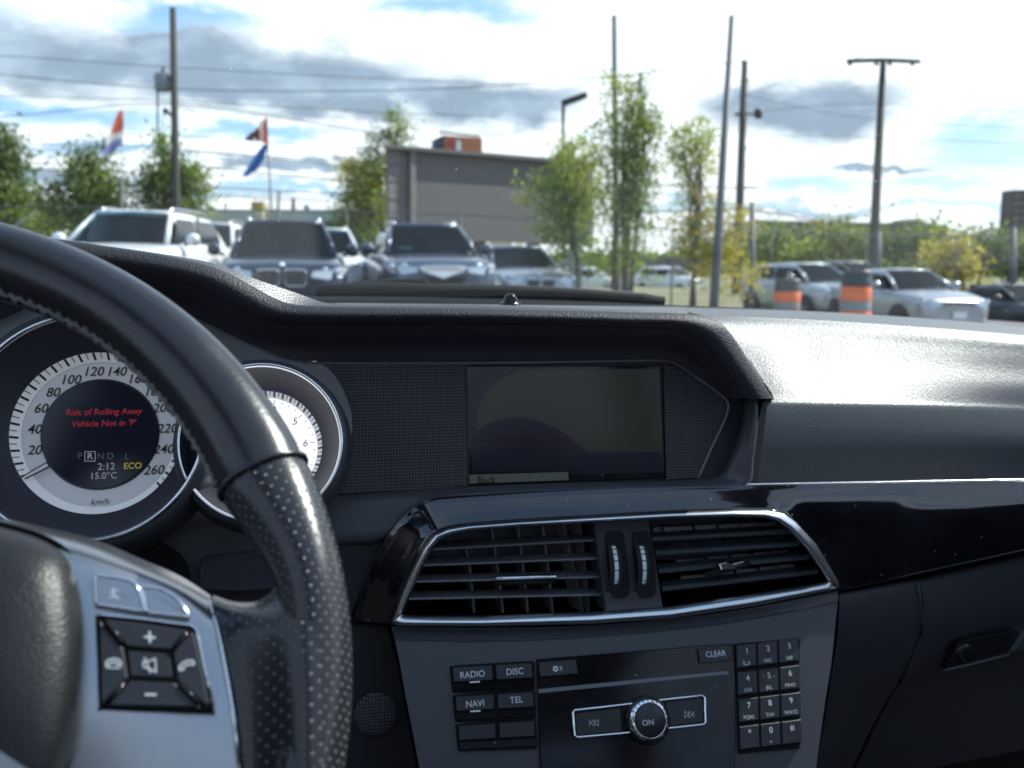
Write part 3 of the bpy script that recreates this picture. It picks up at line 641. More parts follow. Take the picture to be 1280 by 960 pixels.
for dy in (0, 36.5, 73):
    q = dy/36.5
    quad(MB(), PR, [(563+q*3.5, 833+dy), (575+q*3.5, 831.2+dy), (665+q*1.5, 826+dy*.99), (668+q*1.2, 829+dy), (669+q*1.5, 860+dy), (666+q*1.5, 863+dy), (568+q*3.5, 866+dy), (566+q*3.5, 863+dy)], .0009, .004, MT['cavity'], .0004).build('button_recess_shade', radio)  # dark raised panel, painted shade in place of a recess round the buttons
    quad(MB(), PR, [(566.5+q*3.5, 854.5+dy), (667+q*1.3, 849+dy), (667.5+q*1.5, 859.5+dy), (568+q*3.5, 864+dy)], .0018, .003, MT['gloss'], .0004).build('glossy_strip', radio)
    lab = (('RADIO', 'DISC'), ('NAVI', 'TEL'), ('SYS', 'SEAT'))[int(q)]
    if q > 1.5: lab = (None, None)
    pr_button([(565.5+q*3.5, 834+dy), (615.5+q*2, 831.3+dy), (616.5+q*2, 850.2+dy), (567+q*3.5, 852.8+dy)], lab[0], .0068, (590.5+q*3.3, 843+dy+.3), tsx=.95)
    pr_button([(619.5+q*2, 831+dy), (665+q*1.5, 828.4+dy*.995), (666.5+q*1.5, 847.3+dy), (620.5+q*2, 850+dy)], lab[1], .0068, (643.5+q*1.8, 839.7+dy-q*1), tsx=.95)
    if q < 1.5: quad(MB(), PR, [(587.5+q*.5, 852+dy), (600+q*.5, 851.2+dy), (600+q*.5, 853+dy), (587.5+q*.5, 853.8+dy)], .0036, .002, MT['lit_print'], 0).build('indicator', radio)
def eject(mb, w):
    c = PR.px(694.5, 836, w+.0004)
    mb.lathe([(.0008, 0), (.0022, 0)], c, PR.n, MT['print'], 20, PR.u)
    for k in (1, 2): mb.lathe([(.0018, 0), (.0022, 0)], c+PR.u*(.0011+k*.0011), PR.n, MT['print'], 10, PR.u, arc=(-60, 60))
pr_button([(673, 827.5), (720.5, 823.8), (723, 842.5), (675, 846.5)], None, extra=eject)
pr_button([(872.5, 811), (914.5, 806.3), (916, 825.5), (875, 830)], 'CLEAR', .0066, (894.5, 817.5), tsx=.92)
# keypad
quad(MB(), PR, [(919, 805), (930, 803.5), (997, 798), (1000, 800), (1001, 935), (925, 942)], .0009, .004, MT['cavity'], .0006).build('keypad_recess_shade', radio)  # dark plate paints the shaded recess behind the keys
keys = [('1', None), ('2', 'ABC'), ('3', 'DEF'), ('4', 'GHI'), ('5', 'JKL'), ('6', 'MNO'), ('7', 'PQRS'), ('8', 'TUV'), ('9', 'WXYZ'), ('*', None), ('0', '+'), ('#', None)]
for i, (a_, b_) in enumerate(keys):
    c, r_ = i % 3, i//3
    x0 = 921+c*26.4+r_*1.2; y0 = 806.3-c*3.1+r_*34.0; x1 = x0+24.6; 
    def vm(mb, w, x0=x0, y0=y0):
        for dx in (-3.2, 3.2):
            mb.lathe([(.0008, 0), (.0012, 0)], PR.px(x0+12+dx, y0+22, w+.0004), PR.n, MT['print'], 14, PR.u)
        frp = [PR.px(x0+8.8, y0+24.4, w+.0004), PR.px(x0+15.2, y0+23.8, w+.0004), PR.px(x0+15.2, y0+24.6, w+.0004), PR.px(x0+8.8, y0+25.2, w+.0004)]
        mb.add(frp, [(0, 1, 2, 3)], MT['print'])
    mb = quad(MB(), PR, [(x0, y0), (x1, y0-3), (x1+.8, y0+26), (x0+.8, y0+29)], .0030, .004, MT['button'], .0007)
    mb.text(a_, .0066, PR, PR.px(x0+12.6, y0+7.6, .0030), MT['print'], w=.0003, bold=.006)
    if b_: mb.text(b_, .0040, PR, PR.px(x0+12.6, y0+22.3, .0030), MT['print'], w=.0003)
    if a_ == '1': vm(mb, .0030)
    if a_ == '5':
        for dx in (-6.5, 6.5): mb.lathe([(0, 0), (.0004, 0)], PR.px(x0+12.6+dx, y0+8, .0034), PR.n, MT['print'], 8, PR.u)
    mb.build('button', radio)
# rotary knob and the seek keys with chrome surround
kc = PR.px(808.5, 900, .001)
def ctr(pts, w, r_, name, mt_='chrome_bright', closed=True):
    MB().tube(pan(PR, curve(pts, 1, closed), w), r_, MT[mt_], 8, closed=closed).build(name, radio)
ctr([(716, 890), (718, 888), (775, 881.5), (840, 873.5), (878, 869.7), (881, 872), (882, 903), (879, 906), (840, 910), (775, 917), (722, 922), (718, 919)], .0034, .0011, 'chrome_surround')
def seek(left):
    def fn(mb, w):
        x, y = (744, 903.5) if left else (860, 893)
        s_ = -1 if left else 1
        for k in (0, 1):
            a = [PR.px(x-4*s_+k*5*s_, y-4, w+.0004), PR.px(x+1*s_+k*5*s_, y, w+.0004), PR.px(x-4*s_+k*5*s_, y+4, w+.0004)]
            for i in range(3):
                p_, q_ = a[i], a[(i+1) % 3]; t_ = PR.n.cross((q_-p_).normalized())*.0002; mb.add([p_-t_, q_-t_, q_+t_, p_+t_], [(0, 1, 2, 3)], MT['print'])
        p_, q_ = PR.px(x+7*s_, y-4, w+.0004), PR.px(x+7*s_, y+4, w+.0004); mb.add([p_-PR.u*.0002, p_+PR.u*.0002, q_+PR.u*.0002, q_-PR.u*.0002], [(0, 1, 2, 3)], MT['print'])
    return fn
pr_button([(718.5, 891), (776, 884), (778, 915), (721, 920)], None, extra=seek(True))
pr_button([(832, 877), (878.5, 872), (880, 903), (833, 908.5)], None, extra=seek(False))
kn = MB().lathe([(.0188, -.001), (.0186, .003), (.0172, .0042), (.0166, .0036)], kc, PR.n, MT['gloss'], 48, PR.u)
kn.lathe([(.0166, .0020), (.0164, .0052), (.0158, .0062), (.0136, .0082), (.0131, .0080)], kc, PR.n, MT['chrome_bright'], 48, PR.u)
for k in range(24):
    q_ = R(15*k); d_ = PR.u*math.cos(q_)+PR.v*math.sin(q_); t_ = PR.n.cross(d_)*.0003
    a_, b_ = kc+d_*.0160+PR.n*.0062, kc+d_*.0136+PR.n*.0084; kn.add([a_-t_, a_+t_, b_+t_, b_-t_], [(0, 1, 2, 3)], MT['black'])
kn.lathe([(.0131, .0078), (.0128, .0088), (.0118, .0094), (0, .0096)], kc, PR.n, MT['button'], 48, PR.u)
kn.text('ON', .0062, PR, PR.px(810, 903.5, .0112), MT['print'], w=.0003, bold=.005)
kn.build('rotary_knob', radio)
# ---- passenger side: soft panel, glovebox lid
A_ = [(1050, 744, .745), (1100, 735, .752), (1147, 728, .757)]
rowsS = [[(1046, 741, .750), (1100, 731, .757), (1146, 723, .762)], [(1049, 748, .738), (1102, 737, .745), (1149, 729, .750)], [(1047, 790, .735), (1100, 780, .742), (1153, 772, .748)], [(1040, 840, .742), (1090, 830, .752), (1141, 822, .758)], [(1030, 906, .76), (1060, 900, .775), (1100, 890, .785)], [(1015, 990, .79), (1030, 985, .80), (1055, 980, .81)]]
loft(rowsS, MT['lower_vinyl'], 5, 4).build('soft_panel', dash)
rowsG = [[(1146, 723, .766), (1210, 708, .775), (1290, 690, .785), (1430, 658, .80)], [(1150, 729, .752), (1212, 715, .76), (1290, 697, .77), (1430, 665, .785)], [(1155, 772, .748), (1215, 760, .755), (1290, 742, .765), (1430, 712, .78)], [(1143, 822, .760), (1210, 806, .765), (1290, 788, .775), (1430, 756, .79)],
         [(1103, 890, .79), (1200, 868, .79), (1290, 848, .795), (1430, 815, .805)], [(1058, 985, .82), (1190, 955, .82), (1290, 935, .82), (1430, 900, .83)]]
loft(rowsG, MT['lower_vinyl'], 5, 4).build('glovebox_lid', dash)
MB().tube([P(x, y, Y-.0005) for x, y, Y in ((1147, 727, .748), (1151, 750, .7455), (1154, 772, .7445), (1154, 790, .748), (1148, 805, .752), (1141, 823, .7565), (1125, 855, .77))], .0009, MT['satin'], 6).build('panel_edge', dash)
PG = Fr(P(1225, 800, .752), (-.05, -1, .1))
hb = MB()
hb.prism(pan(PG, [(1197, 806), (1203, 801), (1268, 788), (1258, 812), (1250, 817), (1182, 837), (1190, 822)], .006), PG.n*-.01, MT['cavity'], .001)
hb.tube(pan(PG, curve([(1180, 838), (1215, 830), (1262, 818)], 3), .008), .0012, MT['satin'], 6)
gh = hb.build('glovebox_handle', dash)
MB().lathe([(0, .002), (.006, .002), (.0085, .0012), (.010, 0)], PG.px(1207, 818, .0065), PG.n, MT['gloss'], 24, PG.u).build('key_lock', gh)
MB().prism(pan(PG, [(1280, 790), (1262, 818), (1300, 812), (1330, 780)], .004), PG.n*-.02, MT['lower_vinyl'], .003).build('handle_grip', gh)
# solid body behind all these skins, so that the dashboard is a closed thing from any side
bd = MB()
prof = [(.84, 1.06), (1.05, 1.105), (1.16, 1.10), (1.18, .5), (.86, .5), (.84, .9)]
r0b = [V((-.5, y, z-.03)) for y, z in prof]; r1b = [V((1.0, y, z-.03)) for y, z in prof]
bd.grid([r0b, r1b], MT['black'], closed=True, smooth=False); bd.add(r0b, [range(6)], MT['black']); bd.add(r1b, [range(6)], MT['black'])
bd.build('dash_core', dash)

# ================================================================ STEERING WHEEL
TI = .6262; WC = V((-.17768, .32387, CZ-.13701))
WF = Fr(WC, (0, -math.cos(TI), math.sin(TI)))
wheel = tag(empty('steering_wheel', WC), 'black leather steering wheel with perforated grip, silver spoke and phone buttons', 'steering wheel')
def wrim(a):      # centre radius, radial half width, normal half width at angle a (deg)
    rr, rn = .01505, .0152
    ro = .190
    b = abs(a) if abs(a) <= 90 else 180-abs(a)
    b = b if a > -90 and a < 270 else b
    aa = min(abs(a), abs(180-a))
    s_ = 1 if 0 <= a <= 180 else -1
    e = aa*s_
    if e > 24: k = max(0, 1-(e-24)/30); inn = .1599-.0035*k
    elif e > 6: t = (e-6)/18; inn = .1665+(.1564-.1665)*(t*t*(3-2*t))
    elif e > -30: inn = .1665
    else: t = min(1, (-30-e)/15); inn = .1665+(.160-.1665)*t
    rn = .0152 + (.0015*max(0, 1-abs(e-8)/25))
    return (ro+inn)/2, (ro-inn)/2, rn
def rimseg(a0, a1, st, key, name, bump=0.0):
    n = 28; rows = []; uvs = {}; na = int(round(abs(a1-a0)/st)); idx = 0
    for i in range(na+1):
        a = a0+(a1-a0)*i/na; rc, h, hn = wrim(a if a <= 180 else a-360); q = R(a)
        e = WF.u*math.cos(q)+WF.v*math.sin(q); c = WF.o+e*rc; row = []
        edge = min(i, na-i); g = 1.0+bump*min(edge, 1)-(0.03 if edge == 0 else 0)
        for k in range(n+1):
            t = 2*math.pi*k/n; co, si = math.cos(t), math.sin(t)
            row.append(c+e*(h*g*co)+WF.n*(hn*g*si)); uvs[idx] = (R(a)*.175, k/n*.096); idx += 1
        rows.append(row)
    mb = MB().grid(rows, MT[key]); 
    return mb.build(name, wheel, uvs=uvs)
rimseg(23.0, 157.0, 2, 'leather', 'rim_cover')
rimseg(22.6, -36.0, 1.5, 'perf', 'grip', .015)
rimseg(157.4, 216.0, 1.5, 'perf', 'grip', .015)
rimseg(216.5, 323.5, 3, 'leather', 'rim_cover')
for a in (22.8, 157.2, 216.2, 323.8):      # raised seams between the leathers
    rc, h, hn = wrim(a if a <= 180 else a-360); q = R(a); e = WF.u*math.cos(q)+WF.v*math.sin(q)
    MB().tube([WF.o+e*(rc+h*1.015*math.cos(t))+WF.n*(hn*1.015*math.sin(t)) for t in [2*math.pi*k/28 for k in range(28)]], .0011, MT['leather'], 6, closed=True, upv=e).build('seam', wheel)
# stitched ridge along the inside of the rim
pts = []
for i in range(0, 181):
    a = 24+132*i/180; rc, h, hn = wrim(a); q = R(a); e = WF.u*math.cos(q)+WF.v*math.sin(q); t = R(170+ (4 if i % 2 else -4))
    pts.append(WF.o+e*(rc+h*1.02*math.cos(t))+WF.n*(hn*1.02*math.sin(t)))
MB().tube(pts, [.0010 if i % 3 else .0018 for i in range(len(pts))], MT['seam'], 6).build('stitching', wheel)
# perforated leather web joining grip and spoke
def wpx(x, y, w): return WF.px(x, y, w)
webc = [[(268, 744, -.024), (264, 750, -.006), (268, 775, -.001), (277, 810, .0), (284, 845, .0), (290, 880, .0), (296, 925, .0), (302, 985, .0)],
        [(292, 752, -.024), (292, 759, -.006), (296, 780, .0005), (304, 812, .0022), (310, 845, .0026), (314, 880, .0026), (318, 925, .0026), (322, 985, .0026)],
        [(320, 752, -.022), (321, 760, -.004), (326, 782, .0045), (333, 812, .0072), (338, 845, .0080), (341, 880, .0080), (343, 925, .0080), (345, 985, .0080)],
        [(340, 738, -.018), (345, 748, -.001), (353, 778, .0100), (359, 812, .0136), (362, 845, .0142), (364, 880, .0142), (365, 925, .0142), (367, 985, .0142)],
        [(356, 718, -.010), (366, 734, .0045), (376, 772, .0150), (381, 812, .0172), (384, 845, .0174), (385, 880, .0174), (385, 925, .0172), (386, 985, .0168)],
        [(372, 700, .0040), (384, 728, .0130), (394, 772, .0164), (399, 812, .0168), (402, 845, .0168), (403, 880, .0168), (403, 925, .0166), (403, 985, .0158)]]
rs = [catm([wpx(*p) for p in c], 4) for c in webc]; rs = list(zip(*rs)); rs = [catm(list(r_), 4) for r_ in rs]
uvs = {}; i = 0
for r_ in rs:
    for p in r_: a_, b_ = WF.uv(p); uvs[i] = (b_, a_*1.0); i += 1
MB().grid([list(r_) for r_ in rs], MT['perf']).build('spoke_leather', wheel, uvs=uvs)
# silver spoke cover
top = curve([(-170, 660), (-60, 650), (0, 652), (60, 664), (120, 679), (180, 704), (225, 724), (262, 748)], 4)
sp = [[(-170, 655, -.020), (-60, 646, -.020), (0, 648, -.020), (60, 660, -.020), (120, 675, -.020), (180, 700, -.020), (225, 720, -.020), (263, 744, -.020)],
      [(-170, 665, .000), (-60, 655, .000), (0, 656, .000), (60, 669, -.001), (120, 686, -.002), (180, 710, -.004), (225, 730, -.005), (264, 752, -.007)],
      [(-170, 690, .008), (-60, 682, .008), (0, 678, .008), (60, 692, .007), (120, 706, .0055), (180, 724, .003), (225, 744, .001), (270, 778, -.001)],
      [(-170, 730, .009), (-60, 730, .009), (0, 730, .009), (60, 735, .008), (120, 745, .0065), (180, 760, .004), (225, 778, .002), (277, 812, .0)],
      [(-170, 800, .009), (-60, 800, .009), (0, 800, .009), (60, 805, .008), (120, 812, .0065), (180, 822, .004), (232, 832, .002), (284, 848, .0005)],
      [(-170, 880, .009), (-60, 880, .009), (0, 880, .009), (60, 880, .008), (120, 880, .0065), (180, 882, .004), (238, 885, .002), (291, 888, .0005)],
      [(-170, 990, .004), (-60, 990, .004), (0, 990, .004), (60, 990, .004), (120, 990, .003), (180, 990, .002), (242, 990, .001), (302, 990, .000)]]
rs = [catm([wpx(*p) for p in r_], 5) for r_ in sp]; cl = [catm([r_[i] for r_ in rs], 4) for i in range(len(rs[0]))]
MB().grid([[c[j] for c in cl] for j in range(len(cl[0]))], MT['silver']).build('spoke', wheel)
MB().tube([wpx(*p) for p in ((262, 752, -.006), (270, 778, -.0002), (277, 812, .0008), (284, 848, .0012), (291, 888, .0012), (302, 985, .001))], .0007, MT['chrome_bright'], 6).build('spoke_edge', wheel)
# airbag pad
ab = [(-600, 700), (-560, 650), (-400, 630), (-150, 640), (-40, 652), (20, 664), (62, 680), (86, 702), (99, 745), (104, 800), (101, 860), (90, 920), (70, 985)]
abp = catm([V((x, y, 0)) for x, y in ab], 4)
def absc(p, t, w): return WF.px(-150+(p.x+150)*t, 840+(p.y-840)*t, w)
MB().grid([[absc(p, t, w_) for p in abp] for t, w_ in ((1.0, -.004), (1.0, .012), (.985, .0185), (.955, .0225), (.90, .0262), (.80, .0295), (.6, .0325), (.3, .034), (.02, .0345))], MT['airbag']).build('airbag_cover', wheel)
MB().grid([[absc(p, t, w_) for p in abp] for t, w_ in ((1.035, -.006), (1.03, .0055), (1.0, .004))], MT['cavity']).build('airbag_gap', wheel)
MB().lathe([(0.0, -.02), (.06, -.02), (.066, -.035), (.05, -.09), (.045, -.20), (0, -.20)], WF.o, WF.n, MT['plasticblack'], 40, WF.u).build('column_shroud', wheel)
# button pad
WB = Fr(wpx(188, 836, .0055), (WF.n + WF.u*.075 + V((0, 0, 0))).normalized())
wp = lambda pts, w: [WB.px(x, y, w) for x, y in pts]
MB().prism(wp(curve([(119, 775), (120.5, 769), (127, 768.5), (180, 774), (238, 782), (245, 786), (255, 835), (266, 884), (262, 889.5), (200, 888), (128, 886.5), (123, 883), (121.5, 830)], 2, True), .0010), WB.n*-.006, MT['cavity'], .0004).build('button_recess', wheel)
MB().tube(wp([(120, 770), (127, 768), (180, 773.5), (238, 781.5), (246, 786), (256, 835), (267, 884)], .0013), .0005, MT['chrome_bright'], 6).build('recess_edge', wheel)
def wbtn(pts, fn=None, w=.0022, m_='button'):
    mb = MB().prism(wp(pts, w), WB.n*-.004, MT[m_], .0006)
    if fn: fn(mb, w)
    return mb.build('button', wheel)
def stroke(mb, pts, th, w, closed=False, dx=0, dy=0):
    ps = [WB.px(x+dx, y+dy, w+.0004) for x, y in pts]
    for i in range(len(ps) if closed else len(ps)-1):
        a, b = ps[i], ps[(i+1) % len(ps)]; d = (b-a).normalized(); t = WB.n.cross(d)*th/2
        mb.add([a-t-d*th*.3, b-t+d*th*.3, b+t+d*th*.3, a+t-d*th*.3], [(0, 1, 2, 3)], MT['print'])
plus = lambda mb, w: (stroke(mb, [(181, 796), (193.5, 797)], .0006, w), stroke(mb, [(187, 789.5), (187.5, 803)], .0006, w))
minus = lambda mb, w: stroke(mb, [(182, 868), (195, 868.3)], .0006, w)
def mute(mb, w):
    stroke(mb, [(179, 827), (184, 827.5), (194, 823), (195, 840), (184, 834.5), (179.5, 834)], .0004, w, True); stroke(mb, [(181, 822), (188, 841)], .0004, w); stroke(mb, [(184, 828), (184.5, 834)], .0004, w)
def ph1(mb, w):
    stroke(mb, [(132.5, 832), (132.5, 828), (136, 824.5), (142, 823.5), (148, 824.5), (151.5, 828.5), (151, 832), (147, 831), (145.5, 828.5), (142, 828), (138, 828.5), (137, 831)], .0005, w, True); stroke(mb, [(133, 834.5), (150, 835)], .0004, w)
def ph2(mb, w):
    stroke(mb, [(225, 838), (224, 834), (228, 829), (234, 826), (240, 825.5), (243, 828.5), (241.5, 831), (238, 830.5), (233.5, 831), (230, 833.5), (229.5, 836.5)], .0005, w, True)
wbtn([(131, 774), (180, 779), (233, 787), (214, 812.5), (158, 808.5), (153, 800)], plus)
wbtn([(158.5, 811.5), (212, 816), (217.5, 848.5), (162, 846)], mute, .0018)
wbtn([(123.5, 775), (127, 778), (154, 810), (159.5, 847), (128, 881), (125, 878)], ph1)
wbtn([(237.5, 789), (243, 792), (262, 879), (258, 883), (221, 850.5), (216, 814.5)], ph2)
wbtn([(162, 850.5), (218.5, 853), (250, 884.5), (133, 882.5)], minus)
for a, b in (((133, 777), (154, 805)), ((235, 788), (217, 812)), ((156, 853), (134, 879)), ((224, 855), (249, 880))):
    MB().tube(wp([a, b], .0022), .0009, MT['gloss'], 6).build('pad_rib', wheel)
def ab_btn(pts, nm, sym=False):
    o = MB().prism(wp(curve(pts, 3, True), .0016), WB.n*-.006, MT['silver'], .0006)
    if sym:
        stroke(o, [(142, 735), (142, 744)], .0004, .0014); stroke(o, [(138, 747), (142, 744), (148, 748)], .0004, .0014); stroke(o, [(137, 740), (148, 738)], .0003, .0014)
        for i in range(len(o.m)): pass
    b_ = o.build('button', wheel); 
    MB().tube(wp(curve(pts, 3, True), .0016), .00045, MT['chrome_bright'], 6, closed=True).build('button_edge', wheel)
ab_btn([(119, 722), (122, 718.5), (145, 722), (163, 726), (172, 734), (177, 748), (180, 760), (177, 763), (150, 759), (122, 755), (120, 752)], '', True)
ab_btn([(177, 735), (182, 733), (200, 736), (216, 744), (227, 755), (236, 769), (232, 770), (205, 767), (183, 764), (183, 758), (180, 746)], '')

# ================================================================ WINDSCREEN, COWL, WIPERS
def glassmat():
    mt = bpy.data.materials.new('windscreen_glass'); mt.use_nodes = True; nt = mt.node_tree; nt.nodes.clear(); N, m, mix, ramp = ndz(nt)
    co = obj_co(N)
    tr_ = N('ShaderNodeBsdfTransparent', inp={0: (.93, .965, .965, 1)}).outputs[0]
    gl = N('ShaderNodeBsdfGlossy', inp={'Color': (1, 1, 1, 1), 'Roughness': 0.02}).outputs[0]
    fr_ = N('ShaderNodeFresnel', inp={0: 1.25}).outputs[0]
    a = N('ShaderNodeMixShader', inp={0: m('MULTIPLY', fr_, .035), 1: tr_, 2: gl}).outputs[0]
    v = N('ShaderNodeTexVoronoi', inp={'Vector': co, 'Scale': 85.0}); rnd = N('ShaderNodeTexWhiteNoise', inp={0: v.outputs['Position']}).outputs[0]
    sp = m('MULTIPLY', m('LESS_THAN', v.outputs['Distance'], m('MULTIPLY', m('SUBTRACT', rnd, .84), .40)), .8)
    nz = N('ShaderNodeTexNoise', inp={'Vector': co, 'Scale': 5.0, 'Detail': 7.0, 'Roughness': .65}).outputs[0]
    film = m('MULTIPLY', ramp(nz, [(.35, (.4, .4, .4)), (.7, (1, 1, 1))]), .004)
    d = N('ShaderNodeBsdfDiffuse', inp={0: (.8, .8, .8, 1)}).outputs[0]; t_ = N('ShaderNodeBsdfTranslucent', inp={0: (.8, .8, .8, 1)}).outputs[0]
    dt = N('ShaderNodeMixShader', inp={0: .5, 1: d, 2: t_}).outputs[0]
    o = N('ShaderNodeMixShader', inp={0: m('ADD', sp, film, clamp=True), 1: a, 2: dt}).outputs[0]
    N('ShaderNodeOutputMaterial', inp={0: o}); return mt
MT['glass'] = glassmat()
rows = []
for j in range(9):
    t = j/8; row = []
    for i in range(17):
        x = -.55+1.6*i/16; xc = (x-.25)/.8
        y = 1.22-.13*xc*xc-(.78*t); z = CZ-.065+.50*t+.015*math.sin(math.pi*t)-.02*xc*xc
        row.append(V((x, y, z)))
    rows.append(row)
g = MB().grid(rows, MT['glass']); g.grid([[p+V((0, .0027, .0042)) for p in r_] for r_ in rows], MT['glass'])
ws = g.build('windscreen')
tag(ws, 'slightly dusty curved windscreen glass above the dashboard', 'windscreen')
cw = MB()
cr_ = [[(250, 392, 1.16), (395, 384, 1.19), (500, 383, 1.20), (640, 383, 1.20), (740, 384, 1.20), (833, 386, 1.20), (1000, 392, 1.19), (1280, 410, 1.13), (1420, 425, 1.08)],
       [(250, 380, 1.20), (390, 371, 1.24), (500, 371, 1.25), (640, 374, 1.25), (740, 377, 1.25), (833, 381, 1.25), (1000, 388, 1.23), (1280, 407, 1.18), (1420, 422, 1.12)],
       [(250, 385, 1.42), (390, 381, 1.45), (500, 381, 1.45), (640, 381, 1.45), (740, 382, 1.45), (833, 384, 1.45), (1000, 390, 1.42), (1280, 408, 1.4), (1420, 424, 1.3)]]
loft(cr_, MT['cowl'], 4, 3, mb=cw); cwo = cw.build('cowl_panel')
tag(cwo, 'black plastic cowl strip along the base of the windscreen outside', 'cowl')
wp1 = tag(empty('wiper', P(640, 374, 1.27)), 'long black wiper blade resting along the base of the windscreen', 'wiper')
MB().tube([P(x, y, Y) for x, y, Y in ((402, 369, 1.27), (440, 366, 1.27), (480, 364, 1.27), (560, 365.5, 1.27), (640, 367, 1.27), (720, 370, 1.265), (800, 374, 1.26), (830, 376, 1.26))], [.013, .013, .0125, .012, .0115, .0105, .009, .006], MT['cowl'], 10).build('blade', wp1)
MB().tube([P(x, y, Y) for x, y, Y in ((500, 359, 1.28), (560, 359.5, 1.28), (650, 362, 1.28), (740, 365.5, 1.275), (790, 369, 1.27), (806, 372, 1.265))], [.005, .0055, .0055, .005, .005, .003], MT['dark_steel'], 8).build('arm', wp1)
MB().prism([P(x, y, 1.255) for x, y in ((796, 369), (806, 366.5), (822, 370), (834, 377), (812, 376.5))], V((0, .012, 0)), MT['gloss'], .002).build('end_cap', wp1)
wp2 = tag(empty('wiper', P(500, 355, 1.32)), 'raised end of the nearer wiper blade at the left, above the long wiper', 'wiper')
MB().prism([P(x, y, 1.29) for x, y in ((462, 359), (466, 354.5), (478, 350), (492, 348.5), (528, 348), (535, 350), (539, 357), (539, 361), (462, 362))], V((0, .03, 0)), MT['cowl'], .003).build('blade', wp2)
MB().tube([P(x, y, Y) for x, y, Y in ((395, 366, 1.30), (430, 361, 1.30), (470, 358, 1.30), (520, 358, 1.30))], [.006, .008, .009, .007], MT['cowl'], 8).build('arm', wp2)

# ================================================================ CABIN SHELL (seen only in reflections and from a side step)
MT['headliner'] = mat('headliner', (.10, .10, .11), .9); MT['door'] = mat('door_card', (.02, .02, .022), .6); MT['seat'] = mat('seat_leather', (.025, .024, .024), .5)
cab = tag(empty('car_cabin', (.12, -.4, .3)), 'dark cabin shell of the car around the driver, with roof, open sunroof, pillars and doors', 'car body')
ZR = CZ+.43
rf = MB()
for x0, x1, y0, y1 in ((-.42, .92, .435, .47), (-.42, -.22, -1.4, .435), (.76, .92, -1.4, .435), (-.22, .76, -1.4, -.75)):
    rf.box(((x0+x1)/2, (y0+y1)/2, ZR+.02), x1-x0-.001, y1-y0-.001, .04, MT['headliner'])
rf.build('roof', cab)
for sx, xo, xi in ((1, 1.12, .94), (-1, -.58, -.42)):
    MB().box((xo, -.2, .74), .10, 2.3, .86, MT['door']).build('door', cab)
    MB().tube([V((xo, 1.16, CZ-.04)), V((xi, .44, ZR+.01))], .03, MT['plasticblack'], 10).build('pillar', cab)
    MB().tube([V((xo, -.45, CZ-.04)), V((xi+.02*sx, -.40, ZR+.01))], .05, MT['plasticblack'], 10).build('pillar', cab)
    MB().tube([V((xo, -1.45, CZ-.04)), V((xi, -1.15, ZR+.01))], .08, MT['plasticblack'], 10).build('pillar', cab)
MB().box((.25, -1.35, .85), 1.4, .25, .62, MT['seat']).build('rear_seat', cab, bevel=.06)
for x in (-.15, .25, .65): MB().box((x, -1.3, 1.25), .26, .12, .17, MT['seat']).build('headrest', cab, bevel=.05)
MB().box((.25, -.1, .28), 1.5, 2.4, .06, MT['black']).build('floor', cab)
st = MB().box((.44, -.35, .85), .5, .16, .62, MT['seat']); st.build('seat_back', cab, bevel=.05)
# ================================================================ OUTSIDE
def gz(x, y):
    t = min(1, max(0, (x-3)/9)); t2 = t*t*(3-2*t)
    return -.38*t2 - .006*max(0, y-30)
def terrain():
    xs = [-900, -400, -150, -80, -50, -30, -20, -12, -8, -4, 0, 3, 5, 7, 9, 12, 16, 20, 26, 34, 45, 70, 120, 250, 600, 1000]
    ys = [-60, -20, -5, 0, 4, 8, 12, 16, 20, 24, 28, 32, 40, 60, 100, 180, 400, 1200]
    gm = MB().grid([[V((x, y, gz(x, min(y, 60)))) for x in xs] for y in ys], MT['asphalt'])
    o = gm.build('parking_lot'); tag(o, kind='structure')
    xs = [x for x in xs if -150 <= x <= 250]
    gv = MB().grid([[V((x, y, gz(x, min(y, 60))+.006+.05*math.sin(x*.7+y)*.3+(.04 if y > 24 else 0))) for x in xs] for y in (24.5, 27, 30, 34, 40, 50, 60, 90, 140)], MT['grass'])
    tag(gv.build('grass_verge'), kind='structure')
terrain()
def leafmat(name, c1, c2, tl=.45):
    mt = bpy.data.materials.new(name); mt.use_nodes = True; nt = mt.node_tree; nt.nodes.clear(); N, m, mix, ramp = ndz(nt)
    rnd = N('ShaderNodeNewGeometry').outputs['Random Per Island']
    c = mix(rnd, c1, c2)
    d = N('ShaderNodeBsdfPrincipled', inp={'Base Color': c, 'Roughness': .55}).outputs[0]
    t = N('ShaderNodeBsdfTranslucent', inp={0: mix(.5, c, (c2[0]*1.6, c2[1]*1.7, c2[2]))}).outputs[0]
    N('ShaderNodeOutputMaterial', inp={0: N('ShaderNodeMixShader', inp={0: tl, 1: d, 2: t}).outputs[0]}); return mt
LM = dict(green=leafmat('leaf_green', (.075, .12, .022), (.19, .25, .055)), dark=leafmat('leaf_dark', (.04, .07, .02), (.11, .15, .04)),
          lime=leafmat('leaf_lime', (.15, .19, .03), (.32, .36, .07)), yellow=leafmat('leaf_yellow', (.22, .20, .03), (.42, .34, .05)), orange=leafmat('leaf_orange', (.18, .10, .02), (.30, .17, .03)),
          pale=leafmat('leaf_pale', (.13, .18, .06), (.26, .33, .11)))
TG = 'trees beyond the parked cars'
